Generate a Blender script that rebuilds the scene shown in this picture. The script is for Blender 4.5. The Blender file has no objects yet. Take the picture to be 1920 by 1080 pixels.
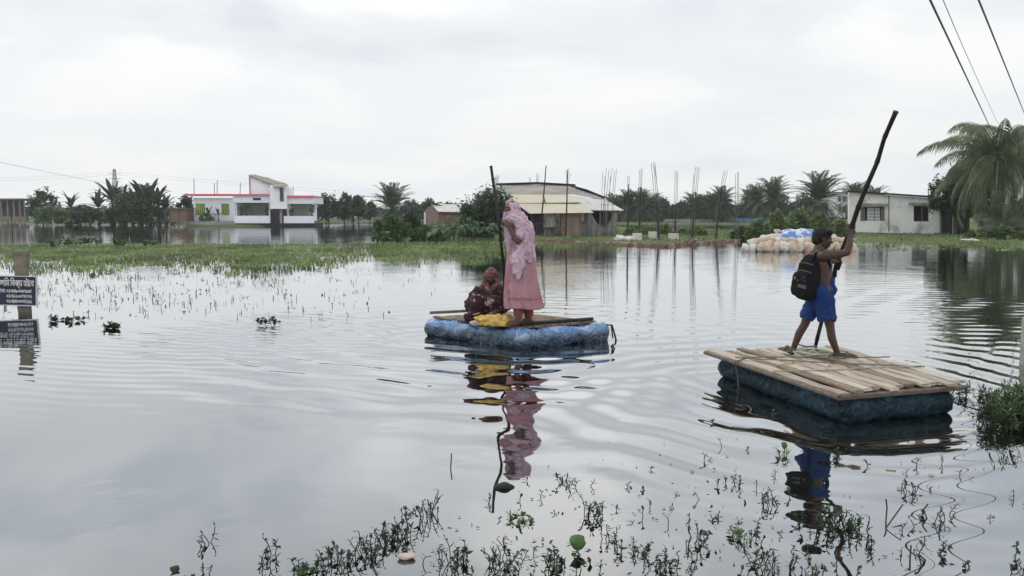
import bpy, bmesh, math, random
import numpy as np
from mathutils import Vector, Matrix, Quaternion, noise as mnoise
R = math.radians
PI = math.pi
random.seed(7); rng = np.random.default_rng(11)
SC = bpy.context.scene
COL = SC.collection

# ------------------------------------------------------------------ camera
F_PX = 1500.0; PITCH = math.atan(140 / F_PX); CAM_H = 1.65
cam_d = bpy.data.cameras.new('camera'); cam = bpy.data.objects.new('camera', cam_d); COL.objects.link(cam)
cam_d.sensor_width = 36; cam_d.lens = 36 * F_PX / 1920; cam_d.clip_start = 0.1; cam_d.clip_end = 4000
cam.location = (0, 0, CAM_H); cam.rotation_euler = (PI / 2 - PITCH, 0, 0)
SC.camera = cam

# ------------------------------------------------------------------ sky + sun
SUN_EL, SUN_AZ = 55, -40          # azimuth measured from +Y (view direction) towards +X
w = bpy.data.worlds.new('World'); SC.world = w; w.use_nodes = True
nt = w.node_tree; nt.nodes.clear()
def N(tree, typ, **kw):
    n = tree.nodes.new(typ)
    for k, v in kw.items():
        if k.startswith('i_'):
            k = k[2:]
            n.inputs[int(k) if k.isdigit() else k].default_value = v
        else: setattr(n, k, v)
    return n
def L(tree, a, b): tree.links.new(a, b)
def math_n(tree, op, a, b=None, c=None, clamp=False):
    n = tree.nodes.new('ShaderNodeMath'); n.operation = op; n.use_clamp = clamp
    for i, v in enumerate((a, b, c)):
        if v is None: continue
        if isinstance(v, (int, float)): n.inputs[i].default_value = v
        else: tree.links.new(v, n.inputs[i])
    return n.outputs[0]
def ramp(tree, fac, stops, interp='LINEAR'):
    n = tree.nodes.new('ShaderNodeValToRGB'); cr = n.color_ramp; cr.interpolation = interp
    while len(cr.elements) < len(stops): cr.elements.new(0.5)
    for e, (p, c) in zip(cr.elements, stops):
        e.position = p; e.color = tuple(c) + (1,) if len(c) == 3 else c
    tree.links.new(fac, n.inputs[0]); return n.outputs[0]
def mixc(tree, fac, a, b, blend='MIX'):
    n = tree.nodes.new('ShaderNodeMix'); n.data_type = 'RGBA'; n.blend_type = blend; n.clamp_factor = True
    for s, v in ((0, fac), (6, a), (7, b)):
        if isinstance(v, (int, float)): n.inputs[s].default_value = v
        elif isinstance(v, (tuple, list)): n.inputs[s].default_value = tuple(v) + (1,) if len(v) == 3 else v
        else: tree.links.new(v, n.inputs[s])
    return n.outputs[2]
sky = N(nt, 'ShaderNodeTexSky', sky_type='NISHITA', sun_disc=False, sun_elevation=R(SUN_EL), sun_rotation=R(SUN_AZ),
        air_density=1.0, dust_density=3.0)
tc = N(nt, 'ShaderNodeTexCoord'); sep = N(nt, 'ShaderNodeSeparateXYZ'); L(nt, tc.outputs['Generated'], sep.inputs[0])
zz = math_n(nt, 'MAXIMUM', sep.outputs[2], 0.0)
den = math_n(nt, 'ADD', zz, 0.16)
cx = math_n(nt, 'DIVIDE', sep.outputs[0], den); cy = math_n(nt, 'DIVIDE', sep.outputs[1], den)
cmb = N(nt, 'ShaderNodeCombineXYZ'); L(nt, cx, cmb.inputs[0]); L(nt, cy, cmb.inputs[1])
n1 = N(nt, 'ShaderNodeTexNoise', i_Scale=0.85, i_Detail=6.0, i_Roughness=0.52, i_Distortion=0.4); L(nt, cmb.outputs[0], n1.inputs['Vector'])
n2 = N(nt, 'ShaderNodeTexNoise', i_Scale=0.42, i_Detail=3.0, i_Roughness=0.5); L(nt, cmb.outputs[0], n2.inputs['Vector'])
cl = math_n(nt, 'ADD', math_n(nt, 'MULTIPLY', n1.outputs['Fac'], 0.6), math_n(nt, 'MULTIPLY', n2.outputs['Fac'], 0.4))
dark = ramp(nt, cl, [(0.36, (7.2, 7.5, 8.0)), (0.47, (7.9, 8.1, 8.3)), (0.56, (8.4, 8.45, 8.45)), (0.68, (8.9, 8.75, 8.6))], 'EASE')
# bright band added above the view for the reflections; cloud bellies show more aloft
lift = ramp(nt, zz, [(0.0, (1.0, 1.0, 1.0)), (0.215, (1.0, 1.0, 1.0)), (0.25, (1.07, 1.07, 1.07)), (0.31, (1.45, 1.45, 1.45)), (0.44, (1.6, 1.6, 1.6)), (0.65, (1.05, 1.05, 1.05)), (1.0, (.9, .9, .9))])
aloft = ramp(nt, cl, [(0.40, (.56, .59, .64)), (0.49, (.84, .86, .88)), (0.57, (1.22, 1.20, 1.17))], 'EASE')
af = ramp(nt, zz, [(0.12, (0, 0, 0)), (0.40, (1, 1, 1))])
aloft = mixc(nt, af, (1, 1, 1), aloft)
cc = mixc(nt, 1.0, mixc(nt, 1.0, dark, lift, 'MULTIPLY'), aloft, 'MULTIPLY')
cc = mixc(nt, 0.94, sky.outputs[0], cc)
bg = N(nt, 'ShaderNodeBackground', i_Strength=0.1); L(nt, cc, bg.inputs[0])
wo = N(nt, 'ShaderNodeOutputWorld'); L(nt, bg.outputs[0], wo.inputs[0])
sd = bpy.data.lights.new('sun', 'SUN'); sd.energy = 0.75; sd.angle = R(25); sd.color = (1, 0.97, 0.93)
so = bpy.data.objects.new('sun', sd); COL.objects.link(so)
sdir = Vector((math.cos(R(SUN_EL)) * math.sin(R(SUN_AZ)), math.cos(R(SUN_EL)) * math.cos(R(SUN_AZ)), math.sin(R(SUN_EL))))
so.rotation_euler = sdir.to_track_quat('Z', 'Y').to_euler(); so.location = (0, 0, 60)
SC.view_settings.view_transform = 'Standard'; SC.view_settings.look = 'None'
SC.view_settings.gamma = 1; SC.view_settings.exposure = 0.26; SC.view_settings.use_curve_mapping = False
SC.render.engine = 'CYCLES'
SC.cycles.max_bounces = 8; SC.cycles.transparent_max_bounces = 8; SC.cycles.volume_bounces = 1

# ------------------------------------------------------------------ measuring helpers
def ray(px, py):
    u = (px - 960) / F_PX; v = (540 - py) / F_PX
    return Vector((u, math.cos(PITCH) + v * math.sin(PITCH), -math.sin(PITCH) + v * math.cos(PITCH)))
def at(px, py, z=0.0):
    d = ray(px, py); t = (z - CAM_H) / d.z
    return Vector((d.x * t, d.y * t, z))
def aY(px, py, Y):
    d = ray(px, py); t = Y / d.y
    return Vector((d.x * t, Y, CAM_H + d.z * t))

# ------------------------------------------------------------------ object helpers
def tag(o, label=None, cat=None, group=None, kind=None):
    if label: o['label'] = label
    if cat: o['category'] = cat
    if group: o['group'] = group
    if kind: o['kind'] = kind
    return o
def thing(name, loc, label, cat, group=None, rz=0.0):
    o = bpy.data.objects.new(name, None); COL.objects.link(o)
    o.location = loc; o.rotation_euler = (0, 0, rz); o.empty_display_size = 0.2
    return tag(o, label, cat, group)
def root_loc(o):
    while o.parent: o = o.parent
    return Vector(o.location)
def link_mesh(name, me, mat, parent=None, smooth=False):
    if mat is not None and not me.materials: me.materials.append(mat)
    if smooth:
        me.polygons.foreach_set('use_smooth', [True] * len(me.polygons))
    o = bpy.data.objects.new(name, me); COL.objects.link(o)
    if parent: o.parent = parent
    return o
class MB:
    def __init__(s): s.v = []; s.f = []
    def add(s, vs, fs):
        b = len(s.v); s.v += [tuple(v) for v in vs]; s.f += [tuple(i + b for i in f) for f in fs]; return s
    def box(s, c, d, rz=0.0, rx=0.0, ry=0.0):
        m = Matrix.Translation(Vector(c)) @ Matrix.Rotation(rz, 4, 'Z') @ Matrix.Rotation(ry, 4, 'Y') @ Matrix.Rotation(rx, 4, 'X')
        x, y, z = d[0] / 2, d[1] / 2, d[2] / 2
        vs = [m @ Vector(p) for p in ((-x, -y, -z), (x, -y, -z), (x, y, -z), (-x, y, -z), (-x, -y, z), (x, -y, z), (x, y, z), (-x, y, z))]
        return s.add(vs, [(3, 2, 1, 0), (4, 5, 6, 7), (0, 1, 5, 4), (1, 2, 6, 5), (2, 3, 7, 6), (3, 0, 4, 7)])
    def slab(s, quad, off):
        # quad: 4 (or n) points of one face, off: thickness vector
        q = [Vector(p) for p in quad]; n = len(q); off = Vector(off)
        vs = q + [p + off for p in q]
        fs = [tuple(range(n)), tuple(reversed(range(n, 2 * n)))] + [(i, i + n, (i + 1) % n + n, (i + 1) % n) for i in range(n)]
        return s.add(vs, fs)
    def tube(s, pts, rad, n=8, cap=True, squash=None):
        pts = [Vector(p) for p in pts]
        if isinstance(rad, (int, float)): rad = [rad] * len(pts)
        vs = []; up = None
        for i, p in enumerate(pts):
            a = pts[max(i - 1, 0)]; b = pts[min(i + 1, len(pts) - 1)]
            t = (b - a).normalized()
            if up is None:
                up = t.orthogonal().normalized()
            else:
                up = (up - t * up.dot(t)).normalized()
            sd_ = t.cross(up)
            for k in range(n):
                a_ = 2 * PI * k / n
                vs.append(p + (up * math.cos(a_) + sd_ * math.sin(a_)) * rad[i])
        fs = []
        for i in range(len(pts) - 1):
            for k in range(n):
                k2 = (k + 1) % n
                fs.append((i * n + k, i * n + k2, (i + 1) * n + k2, (i + 1) * n + k))
        if cap:
            fs.append(tuple(reversed(range(n)))); fs.append(tuple(range((len(pts) - 1) * n, len(pts) * n)))
        return s.add(vs, fs)
    def ball(s, c, r, nu=12, nv=8, rot=None):
        if isinstance(r, (int, float)): r = (r, r, r)
        c = Vector(c); vs = []; fs = []
        for j in range(nv + 1):
            th = PI * j / nv
            for i in range(nu):
                ph = 2 * PI * i / nu
                p = Vector((r[0] * math.sin(th) * math.cos(ph), r[1] * math.sin(th) * math.sin(ph), r[2] * math.cos(th)))
                if rot is not None: p = rot @ p
                vs.append(c + p)
        for j in range(nv):
            for i in range(nu):
                i2 = (i + 1) % nu
                fs.append((j * nu + i, (j + 1) * nu + i, (j + 1) * nu + i2, j * nu + i2))
        return s.add(vs, fs)
    def cap(s, p0, r0, p1, r1, n=12):
        # tapered capsule
        p0 = Vector(p0); p1 = Vector(p1); t = (p1 - p0)
        if t.length < 1e-6: return s.ball(p0, r0)
        t.normalize(); pts = []; rad = []
        for k in range(4):
            a = PI / 2 * (1 - k / 4); pts.append(p0 - t * r0 * math.sin(a)); rad.append(max(r0 * math.cos(a), 1e-4))
        pts.append(p0); rad.append(r0); pts.append(p1); rad.append(r1)
        for k in range(1, 5):
            a = PI / 2 * k / 4; pts.append(p1 + t * r1 * math.sin(a)); rad.append(max(r1 * math.cos(a), 1e-4))
        return s.tube(pts, rad, n)
    def chain(s, pts, rad, n=12):
        for i in range(len(pts) - 1): s.cap(pts[i], rad[i], pts[i + 1], rad[i + 1], n)
        return s
    def mesh(s, name):
        me = bpy.data.meshes.new(name); me.from_pydata([tuple(v) for v in s.v], [], s.f); me.validate(); me.update(); return me
    def build(s, name, mat, parent=None, smooth=False, world=True, bevel=0.0, origin=None):
        """coordinates are world ones (minus the root's place) or, with world=False, the root's own"""
        if parent is not None:
            o0 = root_loc(parent) if world else Vector((0, 0, 0))
        elif origin is not None: o0 = Vector(origin)
        else:
            a = np.array(s.v); o0 = Vector((float((a[:, 0].min() + a[:, 0].max()) / 2), float((a[:, 1].min() + a[:, 1].max()) / 2), float(a[:, 2].min())))
        s.v = [(v[0] - o0.x, v[1] - o0.y, v[2] - o0.z) for v in s.v]
        me = s.mesh(name); o = link_mesh(name, me, mat, parent, smooth)
        if parent is None: o.location = o0
        if bevel:
            m = o.modifiers.new('bevel', 'BEVEL'); m.width = bevel; m.segments = 2; m.limit_method = 'ANGLE'
        return o
def remesh(mb, voxel, smooth_it=3):
    """one continuous surface grown over overlapping volumes"""
    me = mb.mesh('tmp'); o = bpy.data.objects.new('tmp', me); COL.objects.link(o)
    m = o.modifiers.new('r', 'REMESH'); m.mode = 'VOXEL'; m.voxel_size = voxel
    if smooth_it:
        m2 = o.modifiers.new('s', 'SMOOTH'); m2.factor = 0.5; m2.iterations = smooth_it
    dg = bpy.context.evaluated_depsgraph_get(); dg.update()
    out = bpy.data.meshes.new_from_object(o.evaluated_get(dg), depsgraph=dg)
    bpy.data.objects.remove(o); bpy.data.meshes.remove(me)
    return out
def mverts(me):
    a = np.empty(len(me.vertices) * 3, dtype=np.float32); me.vertices.foreach_get('co', a); return a.reshape(-1, 3)
def mnorm(me):
    a = np.empty(len(me.vertices) * 3, dtype=np.float32); me.vertices.foreach_get('normal', a); return a.reshape(-1, 3)
def setv(me, a):
    me.vertices.foreach_set('co', np.ascontiguousarray(a, dtype=np.float32).ravel()); me.update()
def nz(p, s=1.0, off=0.0):
    return mnoise.noise(Vector((p[0] * s + off, p[1] * s + off * 1.7, p[2] * s - off)))
def displace(me, fn):
    a = mverts(me); n = mnorm(me)
    d = np.array([fn(p) for p in a]); setv(me, a + n * d[:, None])
def copy_tree(o, parent=None):
    c = o.copy(); COL.objects.link(c); c.parent = parent
    for ch in list(o.children): copy_tree(ch, c)
    return c

# ------------------------------------------------------------------ materials
def mat(name, c1, c2=None, scale=4.0, rough=0.8, bump=0.0, bscale=None, spec=0.25, stretch=(1, 1, 1), detail=5.0,
        lo=0.35, hi=0.65, c3=None, s3=1.0, lo3=.55, hi3=.7, sub=0.0, trans=0.0, dist=0.0, sheen=0.0):
    m = bpy.data.materials.new(name); m.use_nodes = True; t = m.node_tree
    p = t.nodes['Principled BSDF']; p.inputs['Roughness'].default_value = rough
    p.inputs['Specular IOR Level'].default_value = spec
    tcn = N(t, 'ShaderNodeTexCoord'); mp = N(t, 'ShaderNodeMapping'); mp.inputs['Scale'].default_value = stretch
    L(t, tcn.outputs['Object'], mp.inputs[0])
    if c2 is None: c2 = tuple(x * 0.72 for x in c1)
    ns = N(t, 'ShaderNodeTexNoise', i_Scale=scale, i_Detail=detail, i_Roughness=0.6, i_Distortion=dist); L(t, mp.outputs[0], ns.inputs['Vector'])
    col = ramp(t, ns.outputs['Fac'], [(lo, c1), (hi, c2)])
    if c3 is not None:
        n3 = N(t, 'ShaderNodeTexNoise', i_Scale=s3, i_Detail=6.0, i_Roughness=0.65); L(t, mp.outputs[0], n3.inputs['Vector'])
        f3 = ramp(t, n3.outputs['Fac'], [(lo3, (0, 0, 0)), (hi3, (1, 1, 1))])
        col = mixc(t, f3, col, c3)
    L(t, col, p.inputs['Base Color'])
    if bump:
        nb = N(t, 'ShaderNodeTexNoise', i_Scale=bscale or scale * 4, i_Detail=4.0); L(t, mp.outputs[0], nb.inputs['Vector'])
        b = N(t, 'ShaderNodeBump', i_Strength=bump, i_Distance=0.02); L(t, nb.outputs['Fac'], b.inputs['Height']); L(t, b.outputs[0], p.inputs['Normal'])
    if trans:
        tr = N(t, 'ShaderNodeBsdfTranslucent'); L(t, col, tr.inputs[0]); mx = N(t, 'ShaderNodeMixShader', i_0=trans)
        L(t, p.outputs[0], mx.inputs[1]); L(t, tr.outputs[0], mx.inputs[2])
        L(t, mx.outputs[0], t.nodes['Material Output'].inputs[0])
    return m
MT = {}
def leafmat(name, c, var=0.45, scale=0.9, trans=0.25):
    d = tuple(x * (1 - var) for x in c); l = tuple(min(x * (1 + var), 1) for x in c)
    return mat(name, d, l, scale=scale, rough=0.55, spec=0.3, trans=trans, lo=.38, hi=.62, detail=8)
MT['leaf_dark'] = leafmat('leaf_dark', (.062, .100, .055))
MT['leaf_mid'] = leafmat('leaf_mid', (.105, .165, .065))
MT['leaf_far'] = leafmat('leaf_far', (.075, .105, .070))
MT['leaf_far2'] = leafmat('leaf_far2', (.092, .125, .072))
MT['leaf_light'] = leafmat('leaf_light', (.19, .26, .11))
MT['palm'] = leafmat('palm', (.092, .122, .072), scale=.5)
MT['palm_old'] = leafmat('palm_old', (.13, .11, .07), scale=.5)
MT['coco'] = leafmat('coco', (.15, .185, .105), scale=.7)
MT['banana'] = leafmat('banana', (.060, .090, .060), scale=.6)
MT['taro'] = leafmat('taro', (.085, .15, .07), scale=1.3)
MT['weed'] = leafmat('weed', (.185, .245, .09), scale=.35)
MT['weed_near'] = leafmat('weed_near', (.035, .060, .028), scale=6)
MT['grass_clump'] = leafmat('grass_clump', (.075, .115, .045), scale=4)
MT['weed_bright'] = leafmat('weed_bright', (.10, .18, .06), scale=6)
MT['bark'] = mat('bark', (.10, .085, .07), (.05, .043, .035), scale=6, bump=.6, stretch=(1, 1, .3))
MT['palm_bark'] = mat('palm_bark', (.12, .10, .08), (.05, .04, .033), scale=3, bump=.8, stretch=(1, 1, 4))
MT['bamboo'] = mat('bamboo', (.17, .14, .085), (.07, .06, .04), scale=3, stretch=(1, 1, .3), rough=.6)
MT['bamboo_dark'] = mat('bamboo_dark', (.036, .034, .028), (.016, .015, .014), scale=4, stretch=(1, 1, .3), rough=.55, bump=.3)
MT['rebar'] = mat('rebar', (.15, .13, .12), (.09, .08, .075), scale=3, rough=.7)
MT['concrete'] = mat('concrete', (.36, .34, .31), (.24, .23, .20), scale=3, bump=.5, c3=(.13, .13, .11), s3=2.5)
MT['white_wall'] = mat('white_wall', (.86, .87, .91), (.80, .81, .86), scale=.5, rough=.85, c3=(.60, .61, .64), s3=1.2, lo3=.6, hi3=.8)
MT['white_wall2'] = mat('white_wall2', (.80, .82, .88), (.72, .74, .80), scale=.4, rough=.85)
MT['pink'] = mat('pink', (.74, .15, .19), (.64, .12, .16), scale=2, rough=.6)
MT['dark'] = mat('dark', (.03, .03, .032), (.018, .018, .02), scale=3)
MT['wood'] = mat('wood', (.20, .17, .145), (.11, .095, .08), scale=5, stretch=(1, 8, 1), bump=.4)
MT['skin'] = mat('skin', (.125, .064, .044), (.095, .047, .034), scale=7, rough=.5, spec=.4, bump=.08, bscale=60)
MT['skin_dark'] = mat('skin_dark', (.075, .040, .028), (.055, .028, .020), scale=7, rough=.48, spec=.4, bump=.08, bscale=60)
# ------------------------------------------------------------------ ground (one sheet) and water (one sheet)
def graded(a, b, step, far_a, far_b, g=1.06, cap=25.0):
    xs = list(np.arange(a, b + 1e-6, step)); s = step; x = xs[-1]
    while x < far_b: s = min(s * g, cap); x += s; xs.append(x)
    s = step; x = xs[0]
    while x > far_a: s = min(s * g, cap); x -= s; xs.insert(0, x)
    return np.array(xs)
def grid_mesh(name, xs, ys, hz):
    nx, ny = len(xs), len(ys); X, Y = np.meshgrid(xs, ys); Z = hz(X, Y)
    co = np.stack([X, Y, Z], -1).reshape(-1, 3).astype(np.float32)
    i = np.arange((ny - 1) * (nx - 1)); r, c = i // (nx - 1), i % (nx - 1); b = r * nx + c
    fa = np.stack([b, b + 1, b + nx + 1, b + nx], -1).astype(np.int32)
    me = bpy.data.meshes.new(name); me.vertices.add(len(co)); me.vertices.foreach_set('co', co.ravel())
    me.loops.add(fa.size); me.loops.foreach_set('vertex_index', fa.ravel())
    me.polygons.add(len(fa)); me.polygons.foreach_set('loop_start', np.arange(len(fa), dtype=np.int32) * 4)
    me.polygons.foreach_set('use_smooth', np.ones(len(fa), dtype=bool))
    me.update(calc_edges=True); return me
def pol(pp): return np.array([[at(px, py).x, at(px, py).y] for px, py in pp])
LANDS = [
 (pol([(-700, 415), (0, 417.5), (150, 419.5), (318, 420.5), (345, 424.5), (446, 425), (590, 424), (598, 420), (660, 418.5), (760, 418.5), (900, 420), (1000, 424), (1000, 411), (-700, 407)]), .22),
 (pol([(712, 444), (750, 449.5), (800, 451), (900, 451), (1010, 453), (1165, 457), (1182, 452), (1182, 428), (1000, 424), (880, 426), (790, 432), (735, 440)]), .20),
 (pol([(1100, 455), (1250, 461.5), (1384, 452), (1400, 447), (1500, 445), (1594, 447), (1610, 434), (1500, 431), (1330, 432), (1182, 436), (1100, 440)]), .10),
 (pol([(1588, 452), (1640, 455), (1760, 458), (1920, 464), (2300, 476), (2900, 492), (2900, 420), (1660, 420), (1588, 428)]), .07),
 (pol([(980, 420), (1500, 421.5), (3200, 424), (3200, 406), (980, 407)]), .12),
]
def sdf(P, X, Y):
    d = np.full(X.shape, 1e18); s = np.ones(X.shape); n = len(P); j = n - 1
    for i in range(n):
        ex, ey = P[j, 0] - P[i, 0], P[j, 1] - P[i, 1]; wx, wy = X - P[i, 0], Y - P[i, 1]
        t = np.clip((wx * ex + wy * ey) / (ex * ex + ey * ey), 0, 1); bx, by = wx - ex * t, wy - ey * t
        d = np.minimum(d, bx * bx + by * by)
        c1 = Y >= P[i, 1]; c2 = Y < P[j, 1]; c3 = ex * wy > ey * wx
        flip = (c1 & c2 & c3) | (~c1 & ~c2 & ~c3); s = np.where(flip, -s, s); j = i
    return s * np.sqrt(d)
def wob(X, Y, k): return np.sin(X * k + 1.3 * np.sin(Y * k * .7)) * np.cos(Y * k * 1.1 + 1.1 * np.sin(X * k * .6 + 2))
def ground_h(X, Y):
    z = np.full(X.shape, -0.6)
    for P, h in LANDS:
        d = sdf(P, X, Y) + wob(X, Y, .55) * .35 + wob(X, Y, 1.9) * .15
        t = np.clip((1.0 - d) / 2.0, 0, 1); t = t * t * (3 - 2 * t)
        z = np.maximum(z, -0.6 + t * (0.6 + h) + np.where(t > .9, wob(X, Y, .9) * .05, 0))
    z = np.where(Y > 430, np.maximum(z, .35), z)
    # the near roadside shelf under the first shallow water
    z = np.maximum(z, np.where(Y < 3.0, .1 * (3.0 - Y) - .3, -9))
    return z
gm = grid_mesh('ground', graded(-45, 52, .55, -690, 690), graded(20, 135, .55, -10, 700), ground_h)
g_mat = mat('ground_grass', (.075, .105, .038), (.11, .135, .055), scale=.35, rough=.95, bump=.8, bscale=3, c3=(.15, .13, .10), s3=.16, lo3=.58, hi3=.72)
ground = link_mesh('ground', gm, g_mat); ground['kind'] = 'structure'

# rafts: outlines at deck height
R1 = [at(800, 600, .25), at(985, 612, .25), at(1142, 608, .25), at(985, 590, .25)]
R2 = [at(1330, 660, .25), at(1575, 742, .25), at(1818, 722, .25), at(1570, 648, .25)]
P1 = np.array([[p.x, p.y] for p in R1]); P2 = np.array([[p.x, p.y] for p in R2])
def water_h(X, Y):
    z = np.zeros(X.shape)
    # rings pushed out by the left raft
    d = sdf(P1, X, Y); dc = np.maximum(d, 0)
    ang = np.arctan2(Y - 10.3, X - .1)
    env = np.exp(-dc / 1.3) * np.clip(dc * 4, 0, 1)
    front = .35 + .65 * np.clip(-np.sin(ang + .5), 0, 1)
    z += .0068 * env * front * np.sin(2 * PI * dc / (.30 + .05 * dc) + .8 * np.sin(ang * 2 + 1))
    z += .0080 * np.exp(-((dc - 2.2) / 1.5) ** 2) * (.25 + .75 * np.clip(-np.cos(ang - .6) , 0, 1)) * np.sin(2 * PI * dc / .62 + 1.1 * np.sin(ang * 3))
    # long smooth arcs spreading from the two moving rafts
    for sx, sy, lam, am, r0, rw, ax_ in ((1.5, 10.3, .60, .0078, 3.9, 1.5, -2.35), (3.6, 8.6, .52, .0066, 3.3, 1.2, -2.35), (.2, 10.6, .46, .0040, 3.0, 1.2, -1.25)):
        q = np.hypot(X - sx, Y - sy); an = np.arctan2(Y - sy, X - sx); da = np.angle(np.exp(1j * (an - ax_)))
        z += am * np.exp(-((q - r0) / rw) ** 2 - (da / .55) ** 2) * np.sin(2 * PI * q / lam + .9 * np.sin(an * 4) + .8 * np.sin(q * 1.1)) * (.65 + .35 * np.sin(an * 9 + q))
    d2 = sdf(P2, X, Y); dc = np.maximum(d2, 0); ang = np.arctan2(Y - 7.2, X - 2.9)
    env = np.exp(-dc / .9) * np.clip(dc * 5, 0, 1)
    z += .0058 * env * np.sin(2 * PI * dc / (.30 + .04 * dc) + 1.2 * np.sin(ang * 2 + .3))
    z += .0026 * np.exp(-((dc - 1.6) / 1.3) ** 2) * np.sin(2 * PI * dc / .45 + ang * 2)
    # light chop over the open water beyond the rafts and to the right
    a = np.clip((Y - 9) / 5, 0, 1) * (.35 + .65 * np.clip((X + 3) / 6, 0, 1)) * np.exp(-np.maximum(Y - 30, 0) / 25)
    a = a + .8 * np.clip((X - 3.8) / 2, 0, 1) * np.clip((Y - 6.5) / 2, 0, 1) * np.exp(-np.maximum(Y - 16, 0) / 8)
    wv = (np.sin(2 * PI * (Y * .97 + X * .13) / .42 + 1.3 * np.sin(X * .9) + .7 * np.sin(Y * .5)) +
          .8 * np.sin(2 * PI * (Y * .93 - X * .22) / .31 + 1.7 * np.sin(X * .6 + 1) + np.sin(Y * .8)) +
          .6 * np.sin(2 * PI * (Y * .8 + X * .45) / .55 + 1.2 * np.sin(X * .45 + Y * .3)))
    z += .0011 * a * wv * (.6 + .4 * wob(X, Y, .8))
    # slow, nearly flat swell everywhere
    z += .0012 * wob(X, Y, 1.6)
    ns_ = np.exp(-((Y - 10.5) / 2.5) ** 2 - ((X + 3.6) / 1.6) ** 2); z += .0046 * ns_ * np.sin(2 * PI * (Y + .2 * X) / .24 + 1.4 * np.sin(X * 3 + Y)) + .0018 * ns_ * np.sin(2 * PI * (Y - .3 * X) / .41 + X)
    # marks of scattered raindrops
    for rx, ry, rr in DROPS:
        q = np.hypot(X - rx, Y - ry); z += .0009 * np.exp(-((q - rr) / .035) ** 2)
    return z
DROPS = [(float(rng.uniform(-2.6, 2.2)), float(rng.uniform(4, 8.5)), float(rng.uniform(.05, .12))) for _ in range(26)]
wm = grid_mesh('water', graded(-6.5, 8.5, .04, -640, 640, 1.05, 22), graded(3.2, 16, .035, -8, 640, 1.035, 22), water_h)
wmat = bpy.data.materials.new('flood_water'); wmat.use_nodes = True; t = wmat.node_tree; t.nodes.clear()
tcn = N(t, 'ShaderNodeTexCoord'); out = N(t, 'ShaderNodeOutputMaterial')
sp = N(t, 'ShaderNodeSeparateXYZ'); L(t, tcn.outputs['Object'], sp.inputs[0])
mp = N(t, 'ShaderNodeMapping'); mp.inputs['Scale'].default_value = (.45, 1.6, 1); L(t, tcn.outputs['Object'], mp.inputs[0])
nf = N(t, 'ShaderNodeTexNoise', i_Scale=3.2, i_Detail=3.0, i_Roughness=.55); L(t, mp.outputs[0], nf.inputs['Vector'])
nc = N(t, 'ShaderNodeTexNoise', i_Scale=.35, i_Detail=2.0); L(t, tcn.outputs['Object'], nc.inputs['Vector'])
mpy = math_n(t, 'DIVIDE', math_n(t, 'SUBTRACT', sp.outputs[1], 7.0), 14.0, clamp=True)
amp = math_n(t, 'MULTIPLY', math_n(t, 'ADD', math_n(t, 'MULTIPLY', mpy, 1.0), .05), math_n(t, 'MULTIPLY', nc.outputs['Fac'], 2.0))
hh = math_n(t, 'MULTIPLY', nf.outputs['Fac'], amp)
bp = N(t, 'ShaderNodeBump', i_Strength=.8, i_Distance=.0045); L(t, hh, bp.inputs['Height'])
gl = N(t, 'ShaderNodeBsdfGlossy', i_Roughness=.015); gl.inputs[0].default_value = (.97, .985, 1, 1); L(t, bp.outputs[0], gl.inputs['Normal'])
df = N(t, 'ShaderNodeBsdfDiffuse'); df.inputs[0].default_value = (.009, .010, .008, 1)
lw = N(t, 'ShaderNodeLayerWeight', i_Blend=.5); L(t, bp.outputs[0], lw.inputs['Normal'])
fr = math_n(t, 'POWER', lw.outputs['Facing'], 2.2)
mx = N(t, 'ShaderNodeMixShader'); L(t, fr, mx.inputs[0]); L(t, df.outputs[0], mx.inputs[1]); L(t, gl.outputs[0], mx.inputs[2]); L(t, mx.outputs[0], out.inputs[0])
water = link_mesh('water', wm, wmat); water['kind'] = 'structure'
# ------------------------------------------------------------------ vegetation builders
def leaf_cloud(lobes, n, size, seed, flat=.35, clumps=10, elong=1.6):
    """many leaf-sized faces, gathered in clumps through the lobes' volume; returns verts, faces"""
    g = np.random.default_rng(seed); V = []; W = []
    vol = np.array([l[3] * l[4] * l[5] for l in lobes]) ** .75; vol = vol / vol.sum()
    for l, fr in zip(lobes, vol):
        k = max(int(n * fr), 8); nc = max(int(k / clumps), 4)
        d = g.normal(size=(nc, 3)); d /= np.linalg.norm(d, axis=1)[:, None]
        rr = g.uniform(.35, 1.0, (nc, 1)) ** .6
        cc = d * rr
        idx = g.integers(0, nc, k); p = cc[idx] + g.normal(size=(k, 3)) * .13
        p = p * np.array(l[3:6]) + np.array(l[0:3]); V.append(p)
    P = np.concatenate(V); k = len(P)
    a = g.normal(size=(k, 3)); a[:, 2] *= .6; a /= np.linalg.norm(a, axis=1)[:, None]
    b = g.normal(size=(k, 3)); b -= a * (a * b).sum(1)[:, None]; b /= np.linalg.norm(b, axis=1)[:, None]
    s = size * g.uniform(.6, 1.3, (k, 1))
    a = a * s * elong * .5; b = b * s * .5 * .6
    q = np.stack([P - a, P + b, P + a, P - b], 1).reshape(-1, 3)
    f = np.arange(4 * k, dtype=np.int32).reshape(-1, 4)
    return q, f
def np_mesh(name, V, F):
    me = bpy.data.meshes.new(name); V = np.asarray(V, dtype=np.float32); F = np.asarray(F, dtype=np.int32)
    me.vertices.add(len(V)); me.vertices.foreach_set('co', V.ravel()); me.loops.add(F.size); me.loops.foreach_set('vertex_index', F.ravel())
    me.polygons.add(len(F)); me.polygons.foreach_set('loop_start', np.arange(len(F), dtype=np.int32) * F.shape[1]); me.update(calc_edges=True)
    return me
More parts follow.
